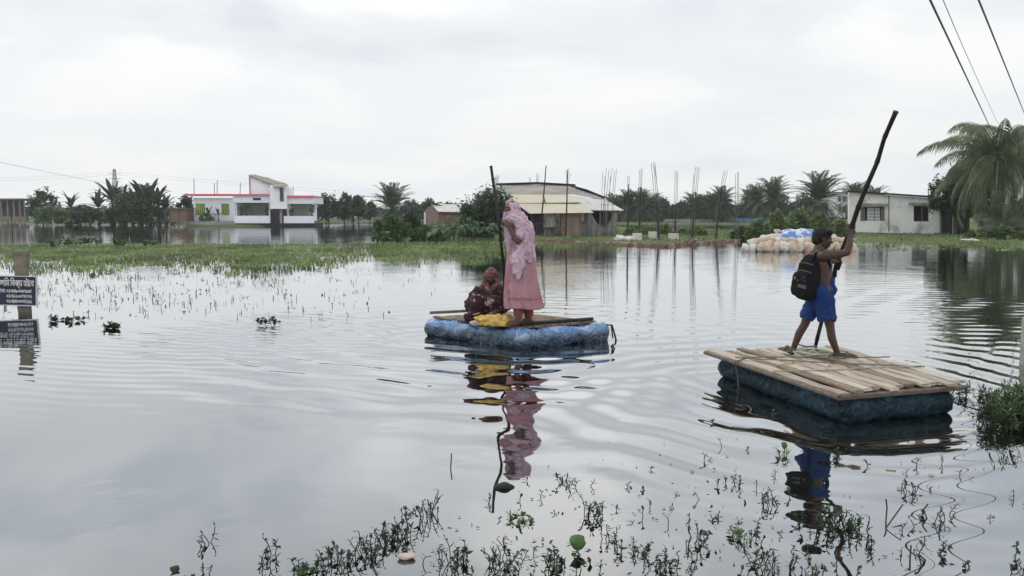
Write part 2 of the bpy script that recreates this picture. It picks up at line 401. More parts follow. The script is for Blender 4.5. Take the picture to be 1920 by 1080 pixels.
def leafy(name, loc, lobes, n, size, seed, m, label, cat='tree', group=None, trunk=None, crown='crown', tm='bark', elong=1.6, clumps=10):
    """trunk: list of (points, radii) limbs, local"""
    rt = thing(name, loc, label, cat, group)
    V, F = leaf_cloud(lobes, n, size, seed, elong=elong, clumps=clumps)
    link_mesh(crown, np_mesh(crown, V, F), MT[m], rt)
    b = MB()
    if trunk is None:
        top = max(lobes, key=lambda l: l[2]); g = random.Random(seed)
        H = top[2]; r = max(.04 * H ** .9, .03)
        b.tube([(0, 0, -.3), (g.uniform(-.1, .1), 0, H * .35), (top[0] * .5, top[1] * .5, H * .75), (top[0], top[1], H)], [r, r * .8, r * .5, r * .2], 7)
        for l in lobes:
            if l is top: continue
            b.tube([(0, 0, H * .25), (l[0] * .5, l[1] * .5, l[2] * .6), (l[0], l[1], l[2])], [r * .5, r * .35, r * .12], 6)
    else:
        for pts, rad in trunk: b.tube(pts, rad, 7)
    b.build('trunk', MT[tm], rt, world=False, smooth=True)
    return rt
def frond(g, V, F, base, az, el, Ln, droop, nl, ll, lw, hang=.0, seg=9):
    """one feather frond: rachis strip and leaflets on both sides"""
    d = np.array([math.cos(az) * math.cos(el), math.sin(az) * math.cos(el), math.sin(el)]); p = np.array(base, float)
    pts = [p.copy()]; st = Ln / seg; e = el
    for i in range(seg):
        p = p + np.array([math.cos(az) * math.cos(e), math.sin(az) * math.cos(e), math.sin(e)]) * st; pts.append(p.copy()); e -= droop / seg * (0.5 + i / seg)
    pts = np.array(pts); side = np.array([-math.sin(az), math.cos(az), 0])
    b0 = len(V)
    for i, q in enumerate(pts):
        wd = .045 * Ln / 3 * (1 - i / (seg + 1)); V.append(q + side * wd); V.append(q - side * wd)
    for i in range(seg): F.append((b0 + 2 * i, b0 + 2 * i + 1, b0 + 2 * i + 3, b0 + 2 * i + 2))
    for k in range(nl):
        t = .12 + .88 * (k + .5) / nl; x = t * seg; i = min(int(x), seg - 1); q = pts[i] * (1 - (x - i)) + pts[i + 1] * (x - i)
        tg = pts[i + 1] - pts[i]; tg /= np.linalg.norm(tg); up = np.cross(tg, side); up = up if up[2] > 0 else -up
        l = ll * math.sin(PI * (.15 + .8 * t)) ** .6 * g.uniform(.8, 1.1)
        for s in (-1, 1):
            dr = side * s * (1 - hang * .4) + tg * .75 + up * (.35 * (1 - hang * 1.4)) + np.array([0, 0, -hang]) + g.uniform(-.12, .12, 3); dr /= np.linalg.norm(dr)
            b = len(V); w_ = lw * tg
            V += [q - w_, q + dr * l * .5 - w_ * .8 - np.array([0, 0, l * .04]), q + dr * l - np.array([0, 0, l * (.1 + .3 * hang)]), q + w_ * .9 + dr * l * .45]
            F.append((b, b + 1, b + 2, b + 3))
def palm_meshes(seed, n=62, Ln=2.7, nl=26, ll=.62, lw=.055, lo=-1.0, hi=1.45, droop=1.1, hang=.0, old=10):
    g = np.random.default_rng(seed); V = []; F = []; Vo = []; Fo = []
    for i in range(n):
        t = (i + .5) / n; el = lo + (hi - lo) * t ** .9; az = i * 2.39996 + g.uniform(-.2, .2)
        frond(g, V, F, (0, 0, .1 * t), az, el, Ln * g.uniform(.85, 1.08), droop * g.uniform(.7, 1.25), nl, ll, lw, hang)
    for i in range(old):
        frond(g, Vo, Fo, (0, 0, -.1), i * 2.39996 + 1, -1.0 + g.uniform(-.2, .2), Ln * g.uniform(.6, .85), .5, nl // 2, ll * .8, lw, .3)
    return np_mesh('fronds', V, F), (np_mesh('dry_fronds', Vo, Fo) if old else None)
DATE = [palm_meshes(s) for s in (1, 2, 3)]
def date_palm(px, ytop, ybase_world_z, Y, var, label, group, sc=None, spread=1.0):
    """crown top reaches photo row ytop; the foot stands on the ground at distance Y"""
    top = aY(px, ytop, Y); base = Vector((top.x, Y, ybase_world_z)); H = top.z - base.z
    s = (sc if sc else max(.55, H / 7.5)) * spread * 1.28
    rt = thing('date_palm', base, label, 'palm tree', group, rz=px * .7)
    ch = H - 2.2 * s
    fm, om = DATE[var % 3]
    for nm, me, mt in (('fronds', fm, 'palm'), ('dry_fronds', om, 'palm_old')):
        o = link_mesh(nm, me, MT[mt], rt); o.location = (0, 0, ch); o.scale = (s, s, s)
    b = MB(); g = random.Random(int(px)); lean = g.uniform(-.15, .15)
    b.tube([(-lean, 0, -.4), (-lean * .6, 0, ch * .3), (0, 0, ch * .7), (0, 0, ch + .2 * s)], [.27 * s, .2 * s, .2 * s, .26 * s], 9)
    b.build('trunk', MT['palm_bark'], rt, world=False, smooth=True)
    return rt
def broad_leaf(V, F, base, az, el, Ln, wd, droop, g, seg=7, fold=.25, tear=0.15):
    pts = []; p = np.array(base, float); e = el
    for i in range(seg + 1):
        pts.append(p.copy()); p = p + np.array([math.cos(az) * math.cos(e), math.sin(az) * math.cos(e), math.sin(e)]) * Ln / seg; e -= droop / seg * (.4 + 1.3 * i / seg)
    side = np.array([-math.sin(az), math.cos(az), 0]); b = len(V)
    for i, q in enumerate(pts):
        t = i / seg; w_ = wd * (math.sin(PI * min(1, .12 + .88 * t)) ** .55) * (0.12 if i == 0 else 1) + .01
        j1, j2 = g.uniform(1 - tear, 1, 2); up = np.array([0, 0, fold * w_])
        V += [q + side * w_ * j1 + up, q, q - side * w_ * j2 + up]
    for i in range(seg):
        a = b + 3 * i
        F.append((a, a + 1, a + 4, a + 3)); F.append((a + 1, a + 2, a + 5, a + 4))
def banana(loc, H, seed, label, group=None, nleaf=8, spread=1.0, cat='banana plant'):
    g = np.random.default_rng(seed); rt = thing('banana_plant', loc, label, cat, group)
    V = []; F = []; sh = H * .52
    for i in range(nleaf):
        az = i * 2.4 + g.uniform(-.4, .4); el = g.uniform(.75, 1.4) if i < nleaf * .6 else g.uniform(.1, .8)
        broad_leaf(V, F, (0, 0, sh), az, el, H * g.uniform(.45, .62) * spread, H * .062, g.uniform(.3, 1.5), g, tear=.35)
    link_mesh('leaves', np_mesh('leaves', V, F), MT['banana'], rt)
    b = MB(); b.tube([(0, 0, -.3), (.03, 0, sh * .5), (0, 0, sh + .1)], [.14 * H / 3, .11 * H / 3, .05 * H / 3], 8); b.build('stem', MT['bark'], rt, world=False, smooth=True)
    return rt
def S(Y): return Y / F_PX

# ------------------------------------------------------------------ left bank
def lobes_px(px0, px1, py_top, py_bot, Y, seed, n=5, dz=.8):
    """crown lobes filling a photo-sized block at distance Y, given round its own foot (x centre)"""
    g = random.Random(seed); x0, x1 = aY(px0, py_top, Y).x, aY(px1, py_top, Y).x; zt = aY(px0, py_top, Y).z; zb = aY(px0, py_bot, Y).z
    W = x1 - x0; H = zt - zb; ls = []
    for i in range(n):
        fx = (i + .5) / n; hx = 1 - abs(fx - .5) * .9 * g.uniform(.5, 1.2)
        r = W / n * g.uniform(.75, 1.05)
        hh = H * .5 * hx
        zt_ = zb + H * hx * g.uniform(.88, 1.05); h2 = (zt_ - zb * .0 - max(zb - .1, 0)) * .5 if False else (zt_ - zb) * .55
        ls.append((-W / 2 + W * fx, g.uniform(-.3, .3) * W * .4, zt_ - h2, r, max(r, W * .22) * dz, h2))
    ls.append((g.uniform(-.1, .1) * W, 0, zb + H * .55, W * .36, W * .3, H * .43))
    return ls, (x0 + x1) / 2
def bush_tree(px0, px1, pt, pb, Y, seed, m, label, cat='tree', n=1400, size=None, group=None, name='tree', lob=5, elong=1.6):
    ls, xc = lobes_px(px0, px1, pt, pb, Y, seed, lob)
    size = size or S(Y) * 4.2
    return leafy(name, (xc, Y, 0), ls, n, size, seed, m, label, cat, group, elong=elong)

g1 = 'trees on the far left bank'
bush_tree(50, 106, 354, 408, 118, 21, 'leaf_dark', 'round dark green tree right of the grey shed on the far left bank', n=2200, group=g1, name='broadleaf_tree')
bush_tree(60, 128, 384, 419, 108, 22, 'leaf_mid', 'low lighter green bush at the water edge below the round dark tree', 'bush', n=1500, group=g1, name='bush')
bush_tree(112, 205, 386, 419, 112, 23, 'leaf_dark', 'low dark hedge of undergrowth under the leaning banana leaves on the left bank', 'bush', n=2600, group=g1, name='bush', lob=8)
bush_tree(196, 318, 360, 420, 112, 24, 'leaf_dark', 'wide dark thicket beneath the banana clump on the left bank', 'bush', n=5200, group=g1, name='thicket', lob=8)
bush_tree(330, 368, 366, 414, 116, 25, 'leaf_dark', 'dark bushy tree against the left end of the white house with red trim', n=1500, name='broadleaf_tree', group=g1)
bush_tree(-50, 12, 366, 400, 124, 26, 'leaf_dark', 'dark tree cut by the left edge of the photo behind the grey shed', n=1200, name='broadleaf_tree', group=g1)
bn = [(133, 392, 116, 4.2, 'banana plant standing apart with one leaf pointing up, left of the big clump'),
      (185, 400, 113, 4.4, 'banana plant with long leaves leaning left at the left end of the clump'),
      (212, 405, 114, 6.0, 'tallest banana plant, below the lattice pylon'),
      (232, 405, 113, 4.9, 'banana plant just right of the tallest one in the clump'),
      (249, 405, 115, 5.4, 'banana plant left of the middle of the dark clump'),
      (265, 405, 113, 6.2, 'banana plant in the middle of the dark clump'),
      (281, 405, 114, 6.1, 'banana plant right of the middle of the dark clump'),
      (297, 405, 112, 5.4, 'banana plant near the right end of the dark clump'),
      (310, 408, 111, 4.0, 'shortest banana plant at the right end of the dark clump')]
for i, (px, py, Y, H, lb) in enumerate(bn):
    p = aY(px, py, Y); banana((p.x, Y, .2), H, 40 + i, lb, 'banana plants on the left bank', nleaf=15, spread=1.1)
for i, (px, Y, H, lb) in enumerate([(150, 111, 2.9, 'pale young banana plant in front of the hedge'), (168, 110, 2.6, 'small young banana plant left of the leaning one')]):
    banana((aY(px, 400, Y).x, Y, .2), H, 60 + i, lb, 'banana plants on the left bank', nleaf=7)

# trees right of the white house and the far rows
g2 = 'trees between the white house and the lone date palm'
for a in [(592, 640, 363, 412, 126, 31, 'leaf_far', 'first open-crowned tree right of the white house', 1500),
          (628, 662, 362, 410, 128, 32, 'leaf_far', 'second tree right of the white house with a high rounded top', 1200),
          (655, 688, 363, 410, 127, 33, 'leaf_far', 'third tree right of the white house', 1100),
          (680, 706, 378, 410, 130, 34, 'leaf_far', 'lower tree just left of the lone date palm', 800),
          (752, 798, 374, 412, 135, 35, 'leaf_far', 'bare-topped tree just right of the lone date palm', 1000),
          (786, 826, 372, 408, 140, 36, 'leaf_far', 'tree rising behind the little tin-roofed hut', 900),
          (820, 872, 376, 410, 145, 37, 'leaf_far', 'tree behind the right half of the little hut roof', 900)]:
    bush_tree(*a[:8], n=a[8] + 700, group=g2, name='broadleaf_tree')
g3 = 'trees in the far row behind the blue net'
far = [(1142, 1192, 372), (1180, 1236, 366), (1228, 1262, 372), (1254, 1300, 376), (1290, 1345, 370), (1330, 1385, 364), (1380, 1440, 362),
       (1432, 1492, 358), (1480, 1530, 362), (1520, 1590, 372), (1560, 1625, 378)]
wrd = ['first', 'second', 'third', 'fourth', 'fifth', 'sixth', 'seventh', 'eighth', 'ninth', 'tenth', 'eleventh', 'twelfth', 'thirteenth', 'fourteenth', 'fifteenth', 'sixteenth', 'seventeenth', 'eighteenth', 'nineteenth', 'twentieth']
for i, (a, b, t_) in enumerate(far):
    bush_tree(a, b, t_, 412, 150 + (i % 3) * 5, 70 + i, 'leaf_far' if i % 2 else 'leaf_far2', '%s dark bushy tree from the left in the far row behind the blue net' % wrd[i], n=2200, group=g3, name='broadleaf_tree')
# far-off wood that reads as one mass
V = []; F = []
for i in range(64):
    px = -300 + i * 42 + random.uniform(-10, 10); Y = random.uniform(200, 290)
    ls, xc = lobes_px(px - 34, px + 34, random.uniform(384, 392), 406, Y, 200 + i, 4)
    v, f = leaf_cloud(ls, 900, S(Y) * 5, 300 + i); v[:, 0] += xc; v[:, 1] += Y; F.append(f + sum(len(x) for x in V)); V.append(v)
o = link_mesh('far_wood', np_mesh('far_wood', np.concatenate(V), np.concatenate(F)), MT['leaf_far'])
tag(o, 'low blue-green wood closing the horizon all along the fields', 'wood', kind='stuff')

gp = 'date palms in the row behind the fields'
date_palm(735, 345, .2, 112, 0, 'lone date palm with a full crown left of the little hut', 'date palms around the fields', sc=1.25)
pl = [(1150, 364, 146), (1178, 357, 142), (1202, 356, 140), (1226, 364, 146), (1302, 362, 142), (1336, 363, 144), (1354, 350, 136), (1420, 347, 140),
      (1408, 352, 150), (1450, 333, 130), (1537, 325, 120), (1603, 343, 124), (1640, 350, 128), (1165, 368, 155), (1322, 366, 156)]
lb = ['date palm right behind the tin house roof end', 'date palm left of the first tall bamboo standard', 'date palm behind the second cluster of rods',
      'date palm left of the gap in the far row', 'date palm right of the gap in the far row', 'date palm left of the leaning rods', 'tall date palm behind the leaning rods',
      'date palm half hidden left of the two tallest ones', 'smaller date palm left of the blue net end', 'tall date palm with a spread crown left of the largest one',
      'largest date palm, standing left of the weathered white house', 'date palm poking over the left corner of the weathered house roof', 'date palm poking over the middle of the weathered house roof',
      'short date palm behind the shed end and first rods', 'short far date palm between the middle rods']
for i, ((px, yt, Y), l) in enumerate(zip(pl, lb)):
    date_palm(px, yt, .1, Y, i, l, gp, sc={9: 1.25, 10: 1.5}.get(i, 1.05))

# ------------------------------------------------------------------ island with the tin houses: bushes
bush_tree(862, 972, 350, 452, 50.2, 90, 'leaf_dark', 'big dark green bush left of the tin-roofed house', 'bush', n=12000, size=.14, name='large_bush', lob=5)
bush_tree(700, 770, 400, 452, 48, 91, 'leaf_mid', 'leafy shrub at the left tip of the island below the lone palm', 'bush', n=3400, size=.13, name='bush', lob=6)
bush_tree(735, 800, 395, 451, 52, 92, 'leaf_dark', 'dark shrub right of the shrub at the island tip', 'bush', n=3600, size=.13, name='bush', lob=5)
bush_tree(770, 838, 424, 451, 48.5, 93, 'leaf_mid', 'low bush in front of the little hut', 'bush', n=2400, size=.12, name='bush', lob=6)
bush_tree(700, 735, 432, 454, 45, 94, 'leaf_mid', 'small straggling bush in the water at the island tip', 'bush', n=500, size=.14, name='bush', lob=4)
g = np.random.default_rng(5)
for i in range(13):
    px = 808 + i * 10.5 + g.uniform(-4, 4); Y = 47.5 + g.uniform(-1, 2.5); V = []; F = []
    rt = thing('taro_plant', (aY(px, 450, Y).x, Y, .1), '%s big-leaved taro plant from the left beside the dark bush' % wrd[i], 'plant', 'taro plants in front of the dark bush')
    b = MB(); H = g.uniform(.75, 1.45) * (1 if i < 10 else .8)
    for k in range(7):
        az = g.uniform(0, 2 * PI) if k > 2 else g.uniform(-2.6, -.5); r = g.uniform(.15, .5); h = H * g.uniform(.55, 1)
        tip = (r * math.cos(az), r * math.sin(az), h)
        b.tube([(0, 0, -.1), (tip[0] * .4, tip[1] * .4, h * .7), tip], [.022, .016, .01], 5)
        broad_leaf(V, F, tip, az, g.uniform(-.7, .1), g.uniform(.38, .6), g.uniform(.13, .2), .8, g, seg=5, tear=.05)
    link_mesh('leaves', np_mesh('leaves', V, F), MT['taro'], rt, smooth=True); b.build('stem', MT['leaf_mid'], rt, world=False)
# ragged greenery behind the building site
gb = 'leafy growth behind the building site'
row = [(1168, 1200, 428, 450, 56, 'low leafy plant at the right corner of the grey curtain'), (1196, 1240, 424, 450, 58, 'leafy bush behind the left concrete stump'), (1236, 1262, 420, 449, 57, 'tall leafy bush behind the middle concrete stump'),
       (1258, 1300, 428, 449, 58, 'low bush behind the right concrete stump'), (1290, 1325, 424, 448, 56, 'leafy bush right of the concrete stumps'), (1318, 1372, 438, 448, 56, 'flat low growth behind the right end of the brick edge'),
       (1372, 1412, 424, 449, 52, 'bush at the right end of the brick edge'), (1400, 1442, 412, 452, 50, 'bush left of the sack pile top'), (1436, 1480, 396, 448, 49, 'tall leafy bush behind the sack pile left half'),
       (1472, 1530, 394, 448, 50, 'largest leafy bush behind the sack pile'), (1520, 1562, 398, 446, 50, 'leafy bush behind the boy in blue shorts'), (1556, 1598, 412, 450, 52, 'bush between the sack pile and the weathered house')]
for i, (a, b_, t_, bt, Y, l) in enumerate(row):
    bush_tree(a, b_, t_, bt, Y, 110 + i, 'leaf_light' if i != 6 else 'leaf_mid', l, 'bush', n=1300 if i < 6 else 2400, size=.17, group=gb, name='bush', lob=5, elong=2.0)

# ------------------------------------------------------------------ right bank: tree, coconut palms, undergrowth
bush_tree(1756, 1868, 306, 396, 58.6, 130, 'leaf_dark', 'dark broadleaf tree overhanging the dark veranda of the weathered house', n=9500, size=.2, name='broadleaf_tree', lob=6)
bush_tree(1850, 1960, 372, 432, 60, 131, 'leaf_dark', 'dark shrubbery behind the coconut trunks', 'bush', n=3000, size=.2, name='bush', lob=6)
bush_tree(1812, 1868, 426, 458, 50, 132, 'leaf_light', 'pale leafy bush on the right bank right of the veranda', 'bush', n=1800, size=.15, name='bush', lob=6)
bush_tree(1856, 1912, 422, 459, 49, 133, 'leaf_mid', 'leafy bush on the right bank below the coconut palm', 'bush', n=1900, size=.15, name='bush', lob=6)
bush_tree(1900, 1975, 424, 461, 48, 134, 'leaf_light', 'leafy bush cut by the right edge of the photo', 'bush', n=2000, size=.15, name='bush', lob=6)
def coconut(px, ytop, Y, seed, label, n=42, Ln=5.0):
    top = aY(px, ytop, Y); base = Vector((top.x + .3, Y, .2)); H = top.z - base.z - 2.5
    rt = thing('coconut_palm', base, label, 'palm tree', 'coconut palms on the right bank')
    fm, om = palm_meshes(seed, n=n, Ln=Ln, nl=54, ll=.95, lw=.040, lo=-1.2, hi=1.3, droop=2.0, hang=.85, old=5)
    for nm, me, mt in (('fronds', fm, 'coco'), ('dry_fronds', om, 'palm_old')):
        o = link_mesh(nm, me, MT[mt], rt); o.location = (-.3, 0, H)
    b = MB(); b.tube([(.1, 0, -.4), (.05, 0, .3), (-.1, 0, H * .4), (-.3, 0, H)], [.34, .24, .2, .17], 10); tr = b.build('trunk', MT['palm_bark'], rt, world=False, smooth=True)
    for k in range(6):
        c = MB(); a_ = k * 1.1; c.ball((-.3 + .28 * math.cos(a_), .28 * math.sin(a_), H - .3), (.13, .13, .17), 8, 6); c.build('coconut', MT['leaf_mid'], rt, world=False, smooth=True)
coconut(1876, 222, 52, 3, 'tall coconut palm with drooping fronds right of the weathered house')
coconut(1932, 236, 55, 4, 'coconut palm half cut by the right edge of the photo', n=36)
# ------------------------------------------------------------------ white house with red trim (left)
def bx(b, px0, px1, py0, py1, Y0, Y1, z0=None):
    """box whose front face at distance Y0 spans the given photo rectangle"""
    a = aY(px0, py0, Y0); c = aY(px1, py1, Y0); zb = c.z if z0 is None else z0
    return b.box(((a.x + c.x) / 2, (Y0 + Y1) / 2, (a.z + zb) / 2), (c.x - a.x, Y1 - Y0, a.z - zb))
HY = 102.0
hb = aY(475, 424, HY); house = thing('house', (hb.x, HY, 0), 'white flat-roofed house with red roof edge, green windows and a slanted stair tower', 'house')
for q_ in ((362, 441, 371, 414.5, 105, 106.5), (441, 505, 380, 414, 104.6, 106.45), (538, 588, 380, 414, 104.6, 106.5)):
    b = MB(); bx(b, *q_); b.build('wall', MT['white_wall'], house)
b = MB(); bx(b, 436, 506, 366.5, 380, 101.6, 106.7); bx(b, 538.5, 588.5, 370, 382, 101.6, 106.7); b.build('roof_parapet', MT['white_wall2'], house)
b = MB(); bx(b, 346, 440, 364.2, 367, 104.21, 107); bx(b, 437, 507, 364.6, 366.6, 101.51, 107)
bx(b, 538, 589, 367.4, 370.1, 101.51, 107); b.build('roof_slab', MT['concrete'], house)
for q_ in ((345, 436, 363.5, 367.3, 104, 104.2), (436, 507, 363.8, 366.9, 101.3, 101.5), (538, 589.5, 366.6, 370.3, 101.3, 101.5)):
    b = MB(); bx(b, *q_); b.build('red_roof_edge', MT['pink'], house)
b = MB(); bx(b, 441, 506, 404.5, 418.5, 101.6, 101.9); bx(b, 532, 588, 405, 418.5, 101.6, 101.9)
bx(b, 438, 441, 380.2, 418.5, 101.7, 104.5); b.build('veranda_parapet', MT['white_wall2'], house)
for x0, x1 in ((441.2, 444), (503.5, 505.8), (538.6, 541), (585.5, 588)):
    b = MB(); bx(b, x0, x1, 380.2, 404.3, 101.75, 102.1); b.build('veranda_post', MT['white_wall2'], house)
b = MB(); bx(b, 441.5, 590, 418.7, 426, 101.5, 106); b.build('plinth', MT['dark'], house)
gm_ = mat('green_glass', (.26, .36, .10), (.40, .50, .12), scale=1.2, rough=.25); gm2 = mat('lime_curtain', (.34, .46, .06), (.26, .37, .05), scale=2, rough=.6)
dk = mat('glass_dark', (.10, .15, .10), (.05, .08, .06), scale=1.5, rough=.15, spec=.6)
fgr = mat('frame_green', (.09, .20, .04), (.07, .15, .03), scale=3)
for (x0, x1, y0, y1, Y, m_) in [(368, 384, 382.5, 402, 104.97, gm_), (416, 429, 382.5, 402, 104.97, gm2), (450, 464, 382, 404, 104.57, gm_), (483, 491, 382, 404, 104.57, gm_), (554, 562, 383, 404, 104.57, gm_), (568, 574, 383, 404, 104.57, gm_)]:
    f = MB(); a = aY(x0, y0, Y); c = aY(x1, y1, Y)
    for k in range(2): f.box(((a.x + c.x) / 2, Y - .02, (a.z if k else c.z)), (c.x - a.x + .1, .12, .07))
    for k in range(5): f.box((a.x + (c.x - a.x) * k / 4, Y - .02, (a.z + c.z) / 2), (.06, .1, a.z - c.z))
    w_ = f.build('window', fgr, house)
    q = MB(); q.box(((a.x + c.x) / 2, Y, (a.z + c.z) / 2), (c.x - a.x, .06, a.z - c.z)); q.build('pane', m_, w_)
# glazed veranda backs (pale green curtains seen behind the grilles)
pgp = mat('pale_green_plaster', (.38, .44, .36), (.26, .33, .24), scale=.7, stretch=(4, 1, .3))
for x0, x1 in ((441.5, 505), (541, 588)):
    b = MB(); bx(b, x0, x1, 381, 406, 104.45, 104.55); b.build('veranda_back', pgp, house)
# stair tower
tw = MB(); a = aY(505.5, 346, 101); c = aY(537.5, 391.5, 101)
tw.box(((a.x + c.x) / 2, 102.2, (aY(0, 351, 101).z + c.z) / 2), (c.x - a.x, 2.4, aY(0, 351, 101).z - c.z))
pts = [aY(469, 331.5, 103.2), aY(505.8, 346.5, 103.2), aY(505.8, 364, 103.2), aY(469, 364, 103.2)]
tw.slab([tuple(p) for p in pts], (0, .25, 0)); tw.build('stair_tower', MT['white_wall'], house)
rf = MB(); q = [aY(466, 330, 103.0), aY(508, 347, 102.6), aY(514, 352.5, 100.4), aY(541, 349.5, 100.6), aY(537, 346.6, 105), aY(478, 329.6, 105)]
rf.slab([tuple(p) for p in (q[0], q[1], q[4], q[5])], (0, 0, .18)); rf.slab([tuple(p) for p in (q[1], q[2], q[3], q[4])], (0, 0, .14)); rf.build('tower_roof', MT['concrete'], house)
b = MB(); b.slab([tuple(aY(478, 330.5, 106)), tuple(aY(500, 332.5, 106)), tuple(aY(536, 345.5, 106)), tuple(aY(536, 349, 106)), tuple(aY(478, 334, 106))], (0, .3, 0)); b.build('tower_back_wall', MT['dark'], house)
b = MB(); bx(b, 466.5, 469.5, 331, 363.5, 103.1, 103.5); b.build('red_tower_edge', MT['pink'], house)
f = MB(); a = aY(525, 353, 100.95); c = aY(531.5, 377, 100.95)
for k in range(8): f.box(((a.x + c.x) / 2, 100.93, a.z + (c.z - a.z) * k / 7), (c.x - a.x + .06, .1, .06))
for k in range(3): f.box((a.x + (c.x - a.x) * k / 2, 100.93, (a.z + c.z) / 2), (.05, .1, a.z - c.z))
w_ = f.build('stair_window', MT['rebar'], house); q = MB(); q.box(((a.x + c.x) / 2, 100.98, (a.z + c.z) / 2), (c.x - a.x, .05, a.z - c.z)); q.build('pane', dk, w_)
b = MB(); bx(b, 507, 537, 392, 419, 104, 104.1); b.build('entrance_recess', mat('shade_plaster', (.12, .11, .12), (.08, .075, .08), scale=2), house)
b = MB(); bx(b, 524, 529, 393, 419, 101.8, 102.1); b.build('entrance_pillar', MT['concrete'], house)
b = MB(); a = aY(474, 371, 101.55); c = aY(489, 375.3, 101.55); b.box(((a.x + c.x) / 2, 101.57, (a.z + c.z) / 2), (c.x - a.x, .08, a.z - c.z)); b.build('name_plate', mat('plate', (.04, .07, .05), (.03, .05, .04)), house)
b = MB(); a = aY(559, 372.5, 101.55); c = aY(572, 377, 101.55); b.box(((a.x + c.x) / 2, 101.57, (a.z + c.z) / 2), (c.x - a.x, .06, a.z - c.z)); b.build('grey_plaque', MT['white_wall'], house)
for px, pt, pb in ((364, 335, 364), (402, 343, 364), (407, 338, 364), (450, 343, 364), (549, 350, 367)):
    b = MB(); b.tube([aY(px, pb + 1, 106), aY(px + random.uniform(-.5, 1), pt, 106)], .045, 5); b.build('roof_rod', MT['rebar'], house)
# low wall and potted plants of that house
b = MB(); bx(b, 352, 443, 415.3, 430, 102.4, 102.9); tag(b.build('garden_wall', mat('wall_grey', (.34, .33, .35), (.20, .20, .20), scale=1.0, c3=(.42, .42, .44), s3=3)), 'low stained grey wall running left from the white house at the water', 'wall')
banana((aY(392, 405, 103.8).x, 103.8, .2), 2.4, 91, 'dark-leaved banana plant before the white wall between the green windows', nleaf=5)
banana((aY(409, 405, 103.8).x, 103.8, .2), 2.2, 92, 'drooping banana plant left of the lime green window', nleaf=5)
bush_tree(374, 398, 396, 417, 103.6, 140, 'leaf_light', 'white-flowered shrub behind the low garden wall', 'bush', n=260, size=.35, name='bush')
for i, (px, pt, l) in enumerate([(452, 384, 'slim potted shrub at the left of the left veranda'), (462, 386, 'bushy potted plant in the middle of the left veranda'), (501, 392, 'potted plant at the right end of the left veranda'), (547, 386, 'potted plant at the left end of the right veranda'), (585, 388, 'potted plant at the right end of the right veranda')]):
    Y = 101.75; z = aY(px, 404.3, Y).z; rt = leafy('potted_plant', (aY(px, 404.3, Y).x, Y, z), [(0, 0, .75, .3, .2, .45), (.1, 0, 1.1, .2, .15, .35)], 150, .2, 150 + i, 'leaf_mid', l, 'potted plant', 'potted plants on the verandas', trunk=[([(0, 0, .1), (0, 0, .9)], [.03, .02])])
    b = MB(); b.tube([(0, 0, 0), (0, 0, .05), (0, 0, .2)], [.10, .12, .15], 10); b.build('pot', MT['dark'], rt, world=False)

# bamboo-mat hut left of it
rt = thing('mat_hut', (aY(332, 424, 103).x, 103, 0), 'brown bamboo-mat cabin on short posts left of the white house', 'hut')
b = MB(); bx(b, 317, 350, 390.5, 416, 102, 104.4); b.build('mat_wall', mat('mat_wall', (.22, .15, .11), (.13, .09, .07), scale=3, stretch=(3, 3, .6), bump=.5), rt)
b = MB(); bx(b, 316, 351, 389.5, 391.3, 101.7, 104.6); b.build('roof', MT['wood'], rt)
for px in (318, 334, 349):
    b = MB(); p = aY(px, 390, 101.95); b.tube([(p.x, 101.95, -.5), (p.x, 101.95, p.z)], .06, 6); b.build('post', MT['bamboo'], rt)
# grey shed on the far left
rt = thing('open_shed', (aY(20, 410, 120).x, 120, 0), 'grey open-fronted shed with posts at the far left', 'shed')
b = MB(); bx(b, -60, 46, 372, 375.5, 119, 125); b.build('roof', MT['rebar'], rt)
b = MB(); bx(b, -60, 46, 376, 406, 123, 123.2); b.build('wall', mat('shed_wall', (.17, .15, .15), (.10, .09, .09), scale=.6), rt)
for px in (-20, 0, 12, 24, 35, 44):
    b = MB(); bx(b, px, px + 3, 376, 408, 119.3, 119.5, z0=0); b.build('post', MT['concrete'], rt)
b = MB(); bx(b, -60, 50, 406, 416, 118.6, 119.2); tag(b.build('mud_wall', mat('mud', (.26, .21, .18), (.17, .14, .12), scale=1)), 'low brown mud wall before the grey shed', 'wall')
p = aY(23, 440, 43); b = MB(); b.tube([(p.x, 43, -.5), (p.x + .02, 43, aY(23, 392, 43).z)], .022, 6)
tag(b.build('thin_stake', MT['bamboo_dark']), 'thin dark stake standing in the water below the grey shed', 'stake')
p = aY(100, 424, 100); b = MB(); b.tube([(p.x, 100, -.5), (p.x, 100, aY(100, 412, 100).z)], .09, 8)
tag(b.build('white_post', MT['concrete']), 'short white post in the water before the left bank', 'post')
p = at(243, 452); b = MB(); b.tube([(p.x, p.y, -.4), (p.x, p.y, .26)], .025, 8)
tag(b.build('white_peg', MT['concrete']), 'small white peg in the water behind the green weeds', 'post')
